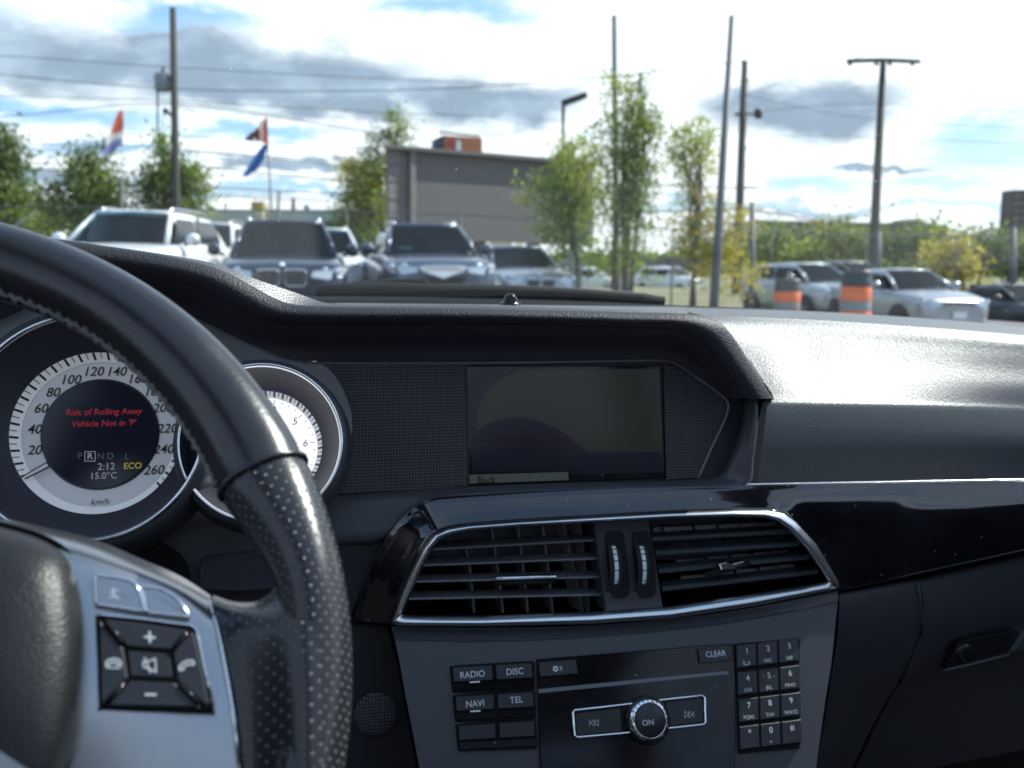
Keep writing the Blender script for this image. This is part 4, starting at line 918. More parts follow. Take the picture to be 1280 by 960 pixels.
def tree(px, d, blobs, label, leaf=.16, trunk=None, tr=.12, cat='tree', group=TG, n=900, wts=None, stems=1, name='tree', thin=.5):
    """blobs: (px, py, rx, ry, material, density) ellipses in the crown, measured in the photo at distance d"""
    base = B(px, 330, d); base.z = gz(base.x, base.y)
    root = tag(empty(name, base), label, cat, group)
    k = d/F; mbs = {}
    rng = random.Random(int(px*7+d))
    cs = []
    for (x, y, rx, ry, mt_, den) in blobs:
        c = B(x, y, d); cs.append((c, rx*k, ry*k))
        cnt = int(n*den*rx*ry/900)
        mb = mbs.setdefault(mt_, MB())
        # clumps first, then leaves round each clump, so that sky shows between them
        ncl = max(4, int(cnt/22))
        for _ in range(ncl):
            while True:
                a = V((rng.uniform(-1, 1), rng.uniform(-1, 1), rng.uniform(-1, 1)))
                if a.length < 1 and rng.random() < .35+a.length*.65: break
            cc = c+V((a.x*rx*k, a.y*rx*k*.8, a.z*ry*k)); cr_ = leaf*rng.uniform(1.4, 3.4)
            for _ in range(int(rng.uniform(12, 32))):
                o_ = V((rng.gauss(0, 1), rng.gauss(0, 1), rng.gauss(0, .8)))*cr_*.5
                p = cc+o_; s_ = leaf*rng.uniform(.5, 1.1)
                u_ = V((rng.uniform(-1, 1), rng.uniform(-1, 1), rng.uniform(-1, 1))).normalized(); v_ = u_.cross(V((rng.uniform(-1, 1), rng.uniform(-1, 1), rng.uniform(-1, 1)))).normalized()
                mb.add([p-u_*s_*.5, p+v_*s_*thin*.5, p+u_*s_*.5, p-v_*s_*thin*.5], [(0, 1, 2, 3)], LM[mt_])
    for mt_, mb in mbs.items(): mb.build('crown', root)['kind'] = 'stuff'
    topc = max(cs, key=lambda c: c[0].z)
    for s_ in range(stems):
        off = V(((s_-(stems-1)/2)*tr*3, 0, 0)); tp = topc[0]+V((0, 0, topc[2]*.5))
        path = [base+off+V((0, 0, -.2)), base+off*1.2+(tp-base)*.35+V((rng.uniform(-.1, .1), 0, 0)), base+off*1.2+(tp-base)*.7+V((rng.uniform(-.15, .15), 0, 0)), tp]
        tb = MB().tube(catm(path, 4), [tr*(1-.8*i/12) for i in range(13)], MT['bark'], 7)
        for c, rx, ry in cs[:9]:
            for q in range(3):
                t_ = rng.uniform(.3, .8); st_ = base+off*1.2+(tp-base)*t_
                en = c+V((rng.uniform(-.8, .8)*rx, rng.uniform(-.5, .5)*rx, rng.uniform(-.2, .8)*ry))
                md = st_.lerp(en, .5)+V((0, 0, rng.uniform(0, .3)))
                tb.tube([st_, md, en], [tr*.35*(1-t_*.5), tr*.22, tr*.06], MT['bark'], 5)
        tb.build('trunk', root)
    return root
tree(-25, 42, [(-10, 215, 42, 62, 'dark', 1.3), (8, 255, 40, 40, 'green', 1.2), (-30, 180, 40, 40, 'dark', 1), (10, 190, 14, 28, 'dark', 1)], 'tall dark green tree cut by the left edge of the picture', .30, tr=.25, n=900)
tree(40, 45, [(30, 275, 45, 26, 'lime', 1.4), (65, 282, 30, 20, 'lime', 1.2), (5, 285, 40, 22, 'green', 1.2), (75, 268, 14, 14, 'pale', 1)], 'low yellowish green bush at far left behind the white vehicle', .28, tr=.08, cat='bush', name='bush', n=1100, group=None)
tree(112, 40, [(112, 230, 34, 34, 'green', 1.3), (115, 200, 20, 26, 'dark', 1.2), (90, 255, 34, 30, 'dark', 1.3), (135, 250, 26, 36, 'green', 1.2), (92, 205, 12, 14, 'dark', 1), (118, 250, 10, 24, 'orange', .9), (108, 268, 14, 10, 'orange', .9), (75, 236, 16, 8, 'dark', 1), (120, 280, 44, 20, 'green', 1.2)], 'dark bushy tree with orange patches left of the wooden utility pole', .26, tr=.16, n=900)
tree(213, 40, [(205, 205, 22, 34, 'green', 1.1), (215, 240, 40, 36, 'dark', 1.3), (240, 225, 22, 26, 'green', 1.2), (190, 245, 22, 30, 'dark', 1.1), (205, 178, 9, 16, 'pale', .9), (220, 272, 40, 18, 'green', 1.1), (255, 270, 14, 14, 'pale', .9)], 'round dark green tree directly behind the wooden utility pole', .26, tr=.16, n=900)
tree(470, 48, [(497, 160, 18, 26, 'green', 1.3), (474, 182, 20, 22, 'dark', 1.2), (450, 232, 26, 30, 'yellow', 1.5), (445, 205, 18, 16, 'yellow', 1.0), (462, 240, 28, 40, 'lime', 1.3), (440, 262, 24, 30, 'green', 1.1), (470, 275, 24, 34, 'lime', 1.1), (450, 268, 14, 12, 'orange', .8), (472, 215, 20, 24, 'lime', 1.2), (430, 268, 14, 22, 'green', 1)], 'green and yellow autumn tree against the left edge of the grey wall', .22, tr=.14, n=1200)
tree(722, 21, [(722, 215, 40, 44, 'lime', .95), (700, 250, 34, 38, 'green', 1.1), (735, 255, 36, 40, 'lime', .8), (668, 232, 16, 9, 'lime', .8), (710, 190, 22, 20, 'lime', .8), (690, 285, 30, 32, 'green', 1), (740, 300, 34, 40, 'pale', .6), (660, 245, 10, 6, 'lime', .6)], 'yellow green leafy tree in front of the right end of the grey wall', .12, tr=.06, n=680)
tree(778, 20, [(778, 130, 26, 38, 'lime', .6), (800, 130, 26, 36, 'green', .6), (765, 180, 36, 36, 'pale', .75), (805, 185, 34, 40, 'green', .75), (790, 230, 36, 36, 'pale', .7), (815, 165, 22, 24, 'lime', .6), (770, 250, 30, 40, 'pale', .5), (800, 290, 36, 46, 'pale', .5), (780, 330, 50, 30, 'lime', .45), (760, 105, 10, 24, 'lime', .5), (800, 100, 12, 20, 'pale', .5)], 'tallest loose young tree with several stems in front of the galvanised post', .11, tr=.055, n=900, stems=3)
tree(868, 21, [(870, 170, 22, 26, 'lime', .6), (866, 205, 30, 30, 'yellow', .45), (868, 200, 30, 40, 'lime', .55), (872, 260, 26, 36, 'yellow', .5), (880, 300, 40, 40, 'yellow', .5), (860, 290, 26, 40, 'lime', .5), (915, 290, 26, 36, 'yellow', .55), (905, 340, 50, 34, 'yellow', .5), (845, 185, 14, 26, 'lime', .5), (930, 270, 14, 16, 'yellow', .5)], 'slender yellow leaved young tree left of the leaning lamp pole', .11, tr=.05, n=1150, stems=2)
for i, (x, y, rx, ry, mt_, lb) in enumerate([(965, 295, 34, 18, 'green', 'green tree below the left end of the parking garage'), (1000, 312, 50, 14, 'lime', 'low lime bush above the roof of the silver hatchback'), (1050, 300, 40, 22, 'green', 'green tree with orange tint in front of the parking garage'), (1042, 286, 14, 8, 'orange', 'small orange tree in front of the parking garage'),
        (1120, 302, 40, 20, 'dark', 'dark green tree just right of the tall pole with crossarm'), (1168, 300, 34, 18, 'green', 'wide green tree below the brown office block'), (1180, 322, 22, 12, 'yellow', 'yellow bush above the bonnet of the silver sedan'), (1195, 312, 12, 18, 'yellow', 'tall yellow bush right of the office block'),
        (1205, 335, 14, 16, 'yellow', 'golden bush left of the dark car'), (1225, 305, 34, 20, 'dark', 'dark green tree left of the black tower'), (1262, 318, 30, 24, 'green', 'green tree under the black tower'), (1310, 315, 40, 28, 'dark', 'dark tree cut by the right edge')]):
    tree(x, 62 if mt_ != 'yellow' else 55, [(x, y, rx, ry, mt_, 1.0), (x-rx*.5, y+8, rx*.6, ry*.8, mt_, 1), (x+rx*.4, y+12, rx*.7, ry*.8, mt_, 1)], lb, .42, tr=.15, n=900, group='distant trees on the right')
# far wood behind everything
fwood = MB(); rng = random.Random(5)
for i in range(5200):
    px_ = rng.uniform(-150, 1500); d = rng.uniform(110, 150)
    top_ = 306+6*math.sin(px_*.021)+4*math.sin(px_*.06)
    if 400 < px_ < 880: top_ = 318
    p = B(px_, rng.uniform(top_, 345), d); s_ = rng.uniform(.5, 1.3)
    u_ = V((rng.uniform(-1, 1), rng.uniform(-1, 1), rng.uniform(-1, 1))).normalized(); v_ = u_.cross(V((rng.uniform(-1, 1), rng.uniform(-1, 1), rng.uniform(-1, 1)))).normalized()
    fwood.add([p-u_*s_, p+v_*s_*.7, p+u_*s_, p-v_*s_*.7], [(0, 1, 2, 3)], LM['green'] if rng.random() < .7 else LM['dark'])
tag(fwood.build('far_wood'), 'continuous far line of trees', 'trees', kind='stuff')
# ---------------------------------------------------------------- buildings
def facing_box(mb, x0, x1, ytop, d, dep, m_, ybot=None, ytop2=None):
    """block whose front runs between two directions at distance d and stands on the ground"""
    a, b = B(x0, 322, d), B(x1, 322, d); z0 = min(gz(a.x, 60), gz(b.x, 60))-.5
    ta, tb = B(x0, ytop, d).z, B(x1, ytop2 or ytop, d).z; zb = z0 if ybot is None else None
    zba = B(x0, ybot, d).z if ybot else z0; zbb = B(x1, ybot, d).z if ybot else z0
    nrm = V((b.y-a.y, -(b.x-a.x), 0)).normalized()*-dep
    if nrm.y < 0: nrm = -nrm
    f = [V((a.x, a.y, zba)), V((b.x, b.y, zbb)), V((b.x, b.y, tb)), V((a.x, a.y, ta))]
    mb.prism(f, nrm, m_); return f, nrm
def bmat(n, c, r_=.8, s_=3.0): return mat(n, c, r_, fn=grainfn(s_, .2, var=.2, vor=False, dist=.02))
MT['conc'] = mat('grey_boarding', (.17, .15, .148), .85, fn=grainfn(5, .6, var=.4, vor=False, dist=.05)); MT['conc_d'] = bmat('dark_grey_boarding', (.12, .11, .11)); MT['roofgrey'] = bmat('pale_roof_metal', (.30, .33, .34)); MT['tealwall'] = bmat('dark_teal_wall', (.05, .09, .085))
MT['beige'] = bmat('concrete_beige', (.26, .235, .21)); MT['winstrip'] = mat('dark_openings', (.05, .055, .06), .3); MT['brown'] = bmat('brown_brick', (.17, .12, .10)); MT['blackb'] = bmat('dark_tower_face', (.008, .010, .014)); MT['white'] = mat('white_paint', (.75, .75, .74), .5)
MT['sign_red'] = mat('sign_red', (.42, .06, .04), .5); MT['sign_org'] = mat('sign_orange', (.45, .16, .06), .5); MT['navy'] = mat('sign_navy', (.03, .035, .08), .5)
# big grey boarded wall carried on posts
wl = tag(empty('hoarding', B(600, 330, 46)), 'huge grey boarded hoarding wall raised on posts behind the tan and silver cars', 'hoarding')
def hpt(x, y, w=0): p = B(x, y, 40+ (x-484)*.028); return p+V((0, -w, 0))
H0, H1 = 484, 742
def htop(x): return 183+(x-484)*.082
def hbot(x): return 296+(x-484)*.045
bk_ = V((0, .35, 0))
xs_ = [484+(742-484)*i/12 for i in range(13)]
for i in range(12):
    for j in range(5):
        xa, xb = xs_[i]+.7, xs_[i+1]-.7; y = [htop, hbot]
        def yy(x, t): return htop(x)+(hbot(x)-htop(x))*t
        t0, t1 = j/5+.012, (j+1)/5-.012
        MB().prism([hpt(xa, yy(xa, t1)), hpt(xb, yy(xb, t1)), hpt(xb, yy(xb, t0)), hpt(xa, yy(xa, t0))], bk_, MT['conc'] if (j*5+i) % 3 else MT['conc_d'] if j == 9 else MT['conc'], .02).build('panel', wl)
MB().prism([hpt(484, hbot(484)+.5, -.06), hpt(742, hbot(742)+.5, -.06), hpt(742, htop(742), -.06), hpt(484, htop(484), -.06)], V((0, .2, 0)), MT['conc_d']).build('backing', wl)
for xx in (516, 735): MB().prism([hpt(xx-4, hbot(xx)+2, .25), hpt(xx+3, hbot(xx)+2, .25), hpt(xx+3, htop(xx)-1, .25), hpt(xx-4, htop(xx)-1, .25)], V((0, .25, 0)), MT['conc'], .03).build('mullion', wl)
MB().prism([hpt(482, htop(482)+3, .3), hpt(744, htop(744)+3, .3), hpt(744, htop(744)-1.5, .3), hpt(482, htop(482)-1.5, .3)], V((0, .8, 0)), MT['conc_d']).build('coping', wl)
for xx in (500, 560, 600, 668, 722):
    p = hpt(xx, 300, -.2); MB().box((p.x, p.y+.1, (p.z+.6)/2-.3), .55, .5, p.z+1.2, MT['galv'] if xx == 722 else MT['conc_d']).build('post', wl)
MB().prism([hpt(x, y, .4) for x, y in ((684, 200), (700, 188), (712, 176), (718, 184), (716, 215), (690, 215))], V((0, .6, 0)), MT['conc_d'], .05).build('gable', wl)
# red and orange sign box above the wall
sg = tag(empty('billboard', B(573, 330, 62)), 'small red and orange billboard showing above the top of the grey hoarding', 'billboard')
def sp_(x, y, d=60): return B(x, y, d)
MB().prism([sp_(556, 192), sp_(603, 192), sp_(603, 172), sp_(556, 169)], V((0, .4, 0)), MT['sign_org'], .05).build('face', sg)
MB().prism([sp_(543, 192, 60.4), sp_(557, 192, 60.4), sp_(557, 168, 60.4), sp_(543, 174, 60.4)], V((0, 1.5, 0)), MT['navy'], .05).build('side_box', sg)
MB().prism([sp_(557, 191, 59.9), sp_(571, 191, 59.9), sp_(566, 174, 59.9), sp_(557, 174, 59.9)], V((0, .1, 0)), MT['sign_red']).build('red_panel', sg)
MB().prism([sp_(570, 188, 59.8), sp_(577, 188, 59.8), sp_(576, 176, 59.8), sp_(571, 175, 59.8)], V((0, .1, 0)), MT['white']).build('white_figure', sg)
MB().tube([sp_(550, 168), sp_(550, 165), sp_(580, 168), sp_(600, 170)], .07, MT['dark_steel'], 5).build('walkway_rail', sg)
p = sp_(573, 190); MB().box((p.x, p.y+.8, p.z/2), .7, .7, p.z, MT['dark_steel']).build('column', sg)
# long low building on the left
lb = tag(empty('warehouse', B(350, 330, 75)), 'low long building with a pale flat roof behind the white and blue vehicles', 'building')
m1 = MB(); f, nrm = facing_box(m1, 255, 470, 277, 75, 14, MT['tealwall']); m1.build('wall', lb)
m1 = MB(); facing_box(m1, 250, 475, 262.5, 74.5, 15, MT['roofgrey'], 277); m1.build('roof', lb)
for xx in range(262, 460, 14):
    m1 = MB(); facing_box(m1, xx, xx+9, 283, 74.8, .5, MT['winstrip'], 296); m1.build('window', lb)
p = [B(380, 262, 76), B(388, 262, 76), B(386, 256, 76), B(380, 255, 76)]; MB().prism(p, V((0, 1, 0)), MT['galv'], .1).build('roof_unit', lb)
p = [B(364, 262, 76), B(369, 262, 76), B(368, 247, 76), B(365, 247, 76)]; MB().prism(p, V((0, 1, 0)), MT['wood_pole']).build('chimney', lb)
# parking garage
pg = tag(empty('parking_garage', B(1020, 330, 170)), 'long beige parking garage with open decks far behind the silver cars', 'building')
for k in range(4):
    m1 = MB(); y0 = 275+k*8; facing_box(m1, 942, 1122, y0, 170, 20, MT['beige'], y0+4.2, y0+8+0*k); m1.build('deck', pg)
    if k < 3: m1 = MB(); facing_box(m1, 944, 1120, y0+3.5, 171, 18, MT['winstrip'], y0+9.2, y0+11.5); m1.build('opening_band', pg)
for xx in range(946, 1121, 16):
    m1 = MB(); y0 = 275+(xx-942)*.045; facing_box(m1, xx, xx+2.6, y0+1, 169.6, .5, MT['beige'], 306); m1.build('column', pg)
ob = tag(empty('office_block', B(1140, 330, 150)), 'brown flat roofed office block with stepped top right of the crossarm pole', 'building')
m1 = MB(); facing_box(m1, 1097, 1183, 280, 150, 16, MT['brown'], None, 283); m1.build('wall', ob)
m1 = MB(); facing_box(m1, 1118, 1166, 277.5, 151, 10, MT['brown'], 282, 279); m1.build('roof_storey', ob)
m1 = MB(); facing_box(m1, 1132, 1152, 274.5, 152, 6, MT['conc_d'], 279, 276); m1.build('roof_unit', ob)
for k in range(2):
    for xx in range(1100, 1180, 8):
        m1 = MB(); y0 = 285+k*7+(xx-1097)*.03; facing_box(m1, xx, xx+5, y0, 149.7, .5, MT['winstrip'], y0+3.4); m1.build('window', ob)
tw_ = tag(empty('tower_block', B(1280, 330, 160)), 'black tower block cut by the right edge of the picture', 'building')
m1 = MB(); facing_box(m1, 1261, 1330, 238, 160, 4, MT['blackb'], None, 238); m1.build('wall', tw_)
for k in range(6):
    for xx in range(1264, 1326, 9):
        m1 = MB(); facing_box(m1, xx, xx+6, 243+k*9, 159.6, .5, MT['winstrip'], 248+k*9); m1.build('window', tw_)
bh = tag(empty('brick_house', B(840, 330, 95)), 'low dark brown building seen between the two young trees', 'building')
m1 = MB(); facing_box(m1, 822, 880, 333, 95, 9, MT['brown']); m1.build('wall', bh)
m1 = MB(); facing_box(m1, 820, 882, 320, 94.5, 10, MT['conc_d'], 333); m1.build('roof', bh)
for xx in (828, 844, 860): m1 = MB(); facing_box(m1, xx, xx+6, 336, 94.8, .3, MT['winstrip'], 344); m1.build('window', bh)
wb = tag(empty('gap_light_block', B(630, 330, 55)), 'small bright white block standing in for the light gap under the grey hoarding', 'building')  # white block stands in for light showing below the hoarding
m1 = MB(); facing_box(m1, 613, 640, 296, 55, 3, MT['white']); m1.build('wall', wb)
m1 = MB(); facing_box(m1, 611, 642, 293, 54.8, 3.4, MT['roofgrey'], 296.3); m1.build('roof', wb)
for xx, lbl in ((608, 'small yellow bush left of the white block'), (646, 'small yellow bush right of the white block')):
    tree(xx, 50, [(xx, 302, 9, 11, 'yellow', 1.2)], lbl, .25, tr=.05, n=900, group=None, cat='bush', name='bush')
# ---------------------------------------------------------------- poles, lamps, wires, flags
def pole(x0, y0, x1, y1, d, r0, r1, name, label, cat, m_, group=None):
    a, b = B(x0, y0, d), B(x1, y1, d); t = (a.z-gz(a.x, a.y)+.3)/(b.z-a.z); base = a-(b-a)*t
    root = tag(empty(name, V((base.x, base.y, gz(base.x, base.y)))), label, cat, group)
    MB().tube([base, a, b], [r0, r0, r1], m_, 12).build('shaft', root); return root
up_pole = pole(221, 300, 216, 10, 34, .14, .11, 'utility_pole', 'wooden utility pole with grey transformer can at left', 'utility pole', MT['wood_pole'])
c = B(203, 103, 34); MB().lathe([(0, -.30), (.24, -.30), (.27, -.26), (.27, .24), (.24, .30), (0, .32)], c, V((0, 0, 1)), MT['galv'], 20).build('transformer', up_pole)
MB().tube([B(203, 92, 34), B(204, 84, 34)], .05, MT['dark_steel'], 6).build('bushing', up_pole)
MB().tube([B(193, 96, 34), B(197, 112, 34), B(197, 160, 34), B(199, 172, 34)], .035, MT['wire'], 6).build('conduit', up_pole)
MB().tube([B(204, 98, 34), B(217, 99, 34)], .05, MT['dark_steel'], 6).build('bracket', up_pole)
MB().tube([B(205, 138, 34), B(218, 146, 34)], .06, MT['dark_steel'], 6).build('bracket', up_pole)
MB().lathe([(0, -.1), (.10, -.08), (.10, .08), (0, .1)], B(207, 139, 34), V((1, 0, .3)), MT['dark_steel'], 10).build('lamp_head', up_pole)
lp = pole(705, 300, 704, 131, 30, .07, .055, 'street_lamp', 'black street lamp with tilted flat head above the hoarding', 'street lamp', MT['dark_steel'])
a, b = B(703, 129, 30), B(732, 119, 30); dz_ = (b-a).normalized(); MB().box((a+b)/2, (b-a).length, .35, .19, MT['dark_steel'], (dz_, V((0, 1, 0)), dz_.cross(V((0, 1, 0))))).build('lamp_head', lp, bevel=.03)
lens_ = MB().box((a+b)/2+V((0, 0, -.10)), .5, .25, .03, MT['galv'], (dz_, V((0, 1, 0)), dz_.cross(V((0, 1, 0))))).build('lens', lp)
pole(770, 300, 768, 20, 24, .09, .065, 'lamp_pole', 'thin grey pole rising out of the tall young tree', 'pole', MT['pole_grey'])
pole(893, 370, 915, 20, 20, .10, .055, 'lamp_pole', 'leaning grey metal pole right of the yellow tree', 'pole', MT['pole_grey'])
p2_ = pole(922, 330, 931, 76, 45, .22, .14, 'utility_pole', 'dark utility pole with short insulator arms beside the leaning pole', 'utility pole', MT['wood_pole'])
for y, l in ((100, 6), (128, 5), (142, 14), (185, 6), (205, 5)):
    x = 931-(y-76)*.035; MB().tube([B(x-l*.7, y+1, 45), B(x+l, y, 45)], .07, MT['dark_steel'], 6).build('insulator_arm', p2_)
MB().lathe([(0, -.25), (.18, -.2), (.18, .2), (0, .25)], B(948, 142, 45), V((0, 0, 1)), MT['dark_steel'], 10).build('insulator', p2_)
MB().tube([B(927, 235, 45), B(948, 234, 45)], .05, MT['dark_steel'], 6).build('insulator_arm', p2_)
tp = pole(1091, 330, 1104, 76, 38, .20, .12, 'utility_pole', 'tall dark pole with a wide straight crossarm on top', 'utility pole', MT['wood_pole'])
MB().tube([B(1059, 76.5, 38), B(1103, 75, 38), B(1150, 77, 38)], .085, MT['wood_pole'], 8).build('crossarm', tp)
for x in (1062, 1095, 1112, 1140): MB().tube([B(x, 76, 38), B(x+.5, 82, 38)], .07, MT['dark_steel'], 6).build('insulator', tp)
for (x, y0, y1, d, r_, lbl) in ((782, 372, 236, 22, .11, 'thick galvanised post in front of the tallest young tree'), (940, 372, 253, 25, .075, 'galvanised fence post left of the silver hatchback'), (1098, 340, 290, 27, .07, 'galvanised fence post beside the tall crossarm pole'), (1266, 350, 285, 27, .085, 'galvanised post below the black tower'),
                                (152, 300, 222, 27, .05, 'pale post in front of the orange patched tree'), (172, 300, 243, 27, .05, 'short pale post right of the orange patched tree')):
    pole(x, y0, x+.3, y1, d, r_, r_, 'fence_post', lbl, 'post', MT['pole_grey'])
# chain link fence
fe = tag(empty('chain_link_fence', B(640, 330, 27)), 'long chain link fence with top rail behind the parked cars', 'fence')
fy = 25.5; ztop = lambda x: gz(x, fy)+2.35
wm = MB()
xw = -14.0
while xw < 22:
    for s_ in (1, -1):
        a = V((xw, fy, gz(xw, fy)+.05)); b = V((xw+s_*2.3, fy, ztop(xw)))
        wm.tube([a, b], .0018, MT['galv'], 3, cap=False)
    xw += .3
wm.build('wire_mesh', fe)['kind'] = 'stuff'
MB().tube([V((x, fy, ztop(x))) for x in range(-14, 24, 2)], .018, MT['pole_grey'], 6).build('top_rail', fe)
for x in range(-14, 24, 3): MB().tube([V((x, fy+.05, gz(x, fy)-.1)), V((x, fy+.05, ztop(x)+.05))], .025, MT['pole_grey'], 6).build('post', fe)
for x in (-9.5,): MB().tube([V((x, fy+.03, .1)), V((x+3, fy+.03, 2.2))], .02, MT['galv'], 6).build('brace', fe)
def wire(pts, d, r_, lbl=None):
    ps = [B(x, y, dd) for x, y, dd in [(p[0], p[1], d if len(p) < 3 else p[2]) for p in pts]]
    o = MB().tube(catm(ps, 6), r_, MT['wire'], 5); 
    ob_ = tag(empty('overhead_wire', ps[0]), lbl, 'wire', 'overhead wires'); o.build('cable', ob_)
wire([(-150, 72), (0, 93), (216, 111), (430, 114), (600, 108), (760, 96), (930, 76)], 38, .020, 'highest overhead wire, crossing behind the transformer')
wire([(-150, 176), (0, 179), (216, 186), (430, 207), (560, 218)], 52, .026, 'overhead wire running level with the red and white flag')
wire([(-150, 200), (0, 203), (216, 207), (430, 226), (560, 238)], 52, .026, 'overhead wire just under the tail of the blue pennant')
wire([(-150, 228), (0, 231), (216, 233), (430, 243), (560, 251)], 52, .032, 'overhead wire crossing the middle of the two dark trees')
wire([(216, 243), (330, 248), (430, 253), (560, 260)], 52, .028, 'lowest overhead wire above the low long building')
wire([(-150, 150), (0, 146), (216, 130), (430, 160), (560, 180)], 44, .022, 'thin sagging wire just above the two flags')
wire([(928, 262, 45), (1000, 272, 60), (1090, 291, 90), (1160, 300, 120)], 45, .06, 'wire descending in front of the parking garage')
wire([(920, 122, 45), (1105, 60, 42), (1400, -60, 40)], 45, .014, 'thin wire leaving the insulator pole towards upper right')
wire([(760, 222, 45), (840, 232, 45), (925, 235, 45)], 45, .03, 'wire showing between the two young trees')
wire([(760, 262, 45), (840, 264, 45), (925, 262, 45)], 45, .03, 'lower wire showing between the two young trees')
wire([(928, 141, 45), (1098, 130, 42), (1400, 150, 40)], 45, .012, 'thin wire crossing the dark cloud beside the crossarm pole')
for k_, (ya, yb, yc, dd) in enumerate(((168, 170, 184, 43), (186, 190, 200, 39), (212, 216, 224, 42), (238, 240, 248, 38), (70, 84, 96, 47), (120, 126, 138, 46))):
    wire([(-150, ya-2), (0, ya), (216, yb), (430, yc), (620, yc+8)], 54, .021, ('faint overhead wire above the tops of the two dark trees', 'overhead wire crossing the tops of the two dark trees', 'overhead wire through the upper crowns of the two dark trees', 'overhead wire low across the dark trees',
         'faint wire across the top of the grey cloud at left', 'faint wire below the transformer can')[k_])
for k_, (ya, yb) in enumerate(((118, 150), (170, 172), (188, 196))):
    wire([(925, ya, 45), (1100, yb, 42), (1400, yb+14, 40)], 45, .010, ('faint wire leaving the insulator pole through the dark cloud', 'faint wire under the dark cloud by the crossarm pole', 'lowest faint wire between the two tall poles')[k_])
def flagmat(n, c):
    mt = bpy.data.materials.new(n); mt.use_nodes = True; nt = mt.node_tree; nt.nodes.clear(); N, m, mix, ramp = ndz(nt)
    d = N('ShaderNodeBsdfDiffuse', inp={0: (*c, 1)}).outputs[0]; t = N('ShaderNodeBsdfTranslucent', inp={0: (*c, 1)}).outputs[0]
    N('ShaderNodeOutputMaterial', inp={0: N('ShaderNodeMixShader', inp={0: .5, 1: d, 2: t}).outputs[0]}); return mt
FR_, FW_, FB_ = flagmat('flag_red', (.75, .13, .10)), flagmat('flag_white', (.9, .88, .85)), flagmat('flag_blue', (.08, .20, .50)); FO = flagmat('flag_orange_red', (.85, .26, .17)); FV = flagmat('flag_violet', (.34, .34, .62)); FM = flagmat('flag_maroon', (.35, .07, .07))
def cloth(mb, poly, d, m_, ph=0.0):
    # rows of points across the drooping cloth, with folds in depth
    rows = []
    for j, (a, b) in enumerate(poly):
        rows.append([B(a[0]+(b[0]-a[0])*t, a[1]+(b[1]-a[1])*t, d+.10*math.sin(t*9+j*.8+ph)) for t in [i/8 for i in range(9)]])
    mb.grid(rows, m_); return mb
fp = pole(152.5, 300, 153, 136, 30, .03, .02, 'flagpole', 'thin flagpole carrying the red, white and blue flag at far left', 'flagpole', MT['galv'])
fl = tag(empty('flag', B(150, 160, 30)), 'drooping flag in red, white and blue at far left', 'flag')
cloth(MB(), [((149, 138), (155, 139)), ((142, 153), (155, 157)), ((137, 168), (154.5, 163))], 30, FO).build('red_stripe', fl)
cloth(MB(), [((137, 168), (154.5, 163)), ((134, 175), (154, 167)), ((131, 182), (153.5, 171))], 30, FW_).build('white_stripe', fl)
cloth(MB(), [((131, 182), (153.5, 171)), ((128, 190), (153, 181)), ((129, 197), (138, 191))], 30, FV).build('blue_stripe', fl)
fp2 = pole(341, 300, 333, 146, 26, .03, .02, 'flagpole', 'slightly leaning flagpole with a red and white flag and a blue pennant', 'flagpole', MT['dark_steel'])
fl2 = tag(empty('flag', B(325, 160, 26)), 'crumpled red and white flag at the top of the leaning flagpole', 'flag')
cloth(MB(), [((330, 148), (334.5, 150)), ((327, 162), (334.5, 166)), ((328, 178), (333.5, 180))], 26, FR_).build('red_stripe', fl2)
cloth(MB(), [((326, 150), (331, 150)), ((322, 160), (329, 163)), ((323, 176), (329, 177))], 25.9, FW_).build('white_field', fl2)
cloth(MB(), [((320, 160), (325, 161)), ((317, 167), (324, 169)), ((319, 175), (324, 176))], 25.8, FM).build('emblem', fl2)
cloth(MB(), [((316, 164), (320, 166)), ((309, 170), (318, 172)), ((305, 174), (316, 177))], 25.9, MT['conc']).build('grey_tail', fl2)
fl3 = tag(empty('flag', B(318, 200, 26)), 'long narrow blue pennant hanging under the red and white flag', 'flag')
cloth(MB(), [((330, 180), (335, 181)), ((318, 195), (331, 198)), ((310, 208), (322, 212)), ((303, 220), (307, 221.5))], 26, FB_).build('pennant', fl3)
sp2 = pole(346, 300, 349, 240, 28, .05, .04, 'sign_post', 'short dark curved post right of the leaning flagpole', 'post', MT['dark_steel'])
yb = tag(empty('yellow_sign', B(325, 330, 60)), 'small brown and yellow sign above the roof of the blue vehicle', 'sign')
MB().prism([B(314, 263, 60), B(330, 263, 60), B(330, 252, 60), B(314, 252, 60)], V((0, .3, 0)), mat('sign_ochre', (.30, .19, .06), .6), .05).build('board', yb)
p = B(328, 262, 60); MB().tube([V((p.x, p.y+.2, 0)), p+V((0, .2, 0))], .12, MT['galv'], 6).build('post', yb)
tree(334, 58, [(333, 266, 10, 8, 'yellow', 1)], 'small yellow bush under the brown and yellow sign', .25, tr=.05, n=900, group=None, cat='bush', name='bush')
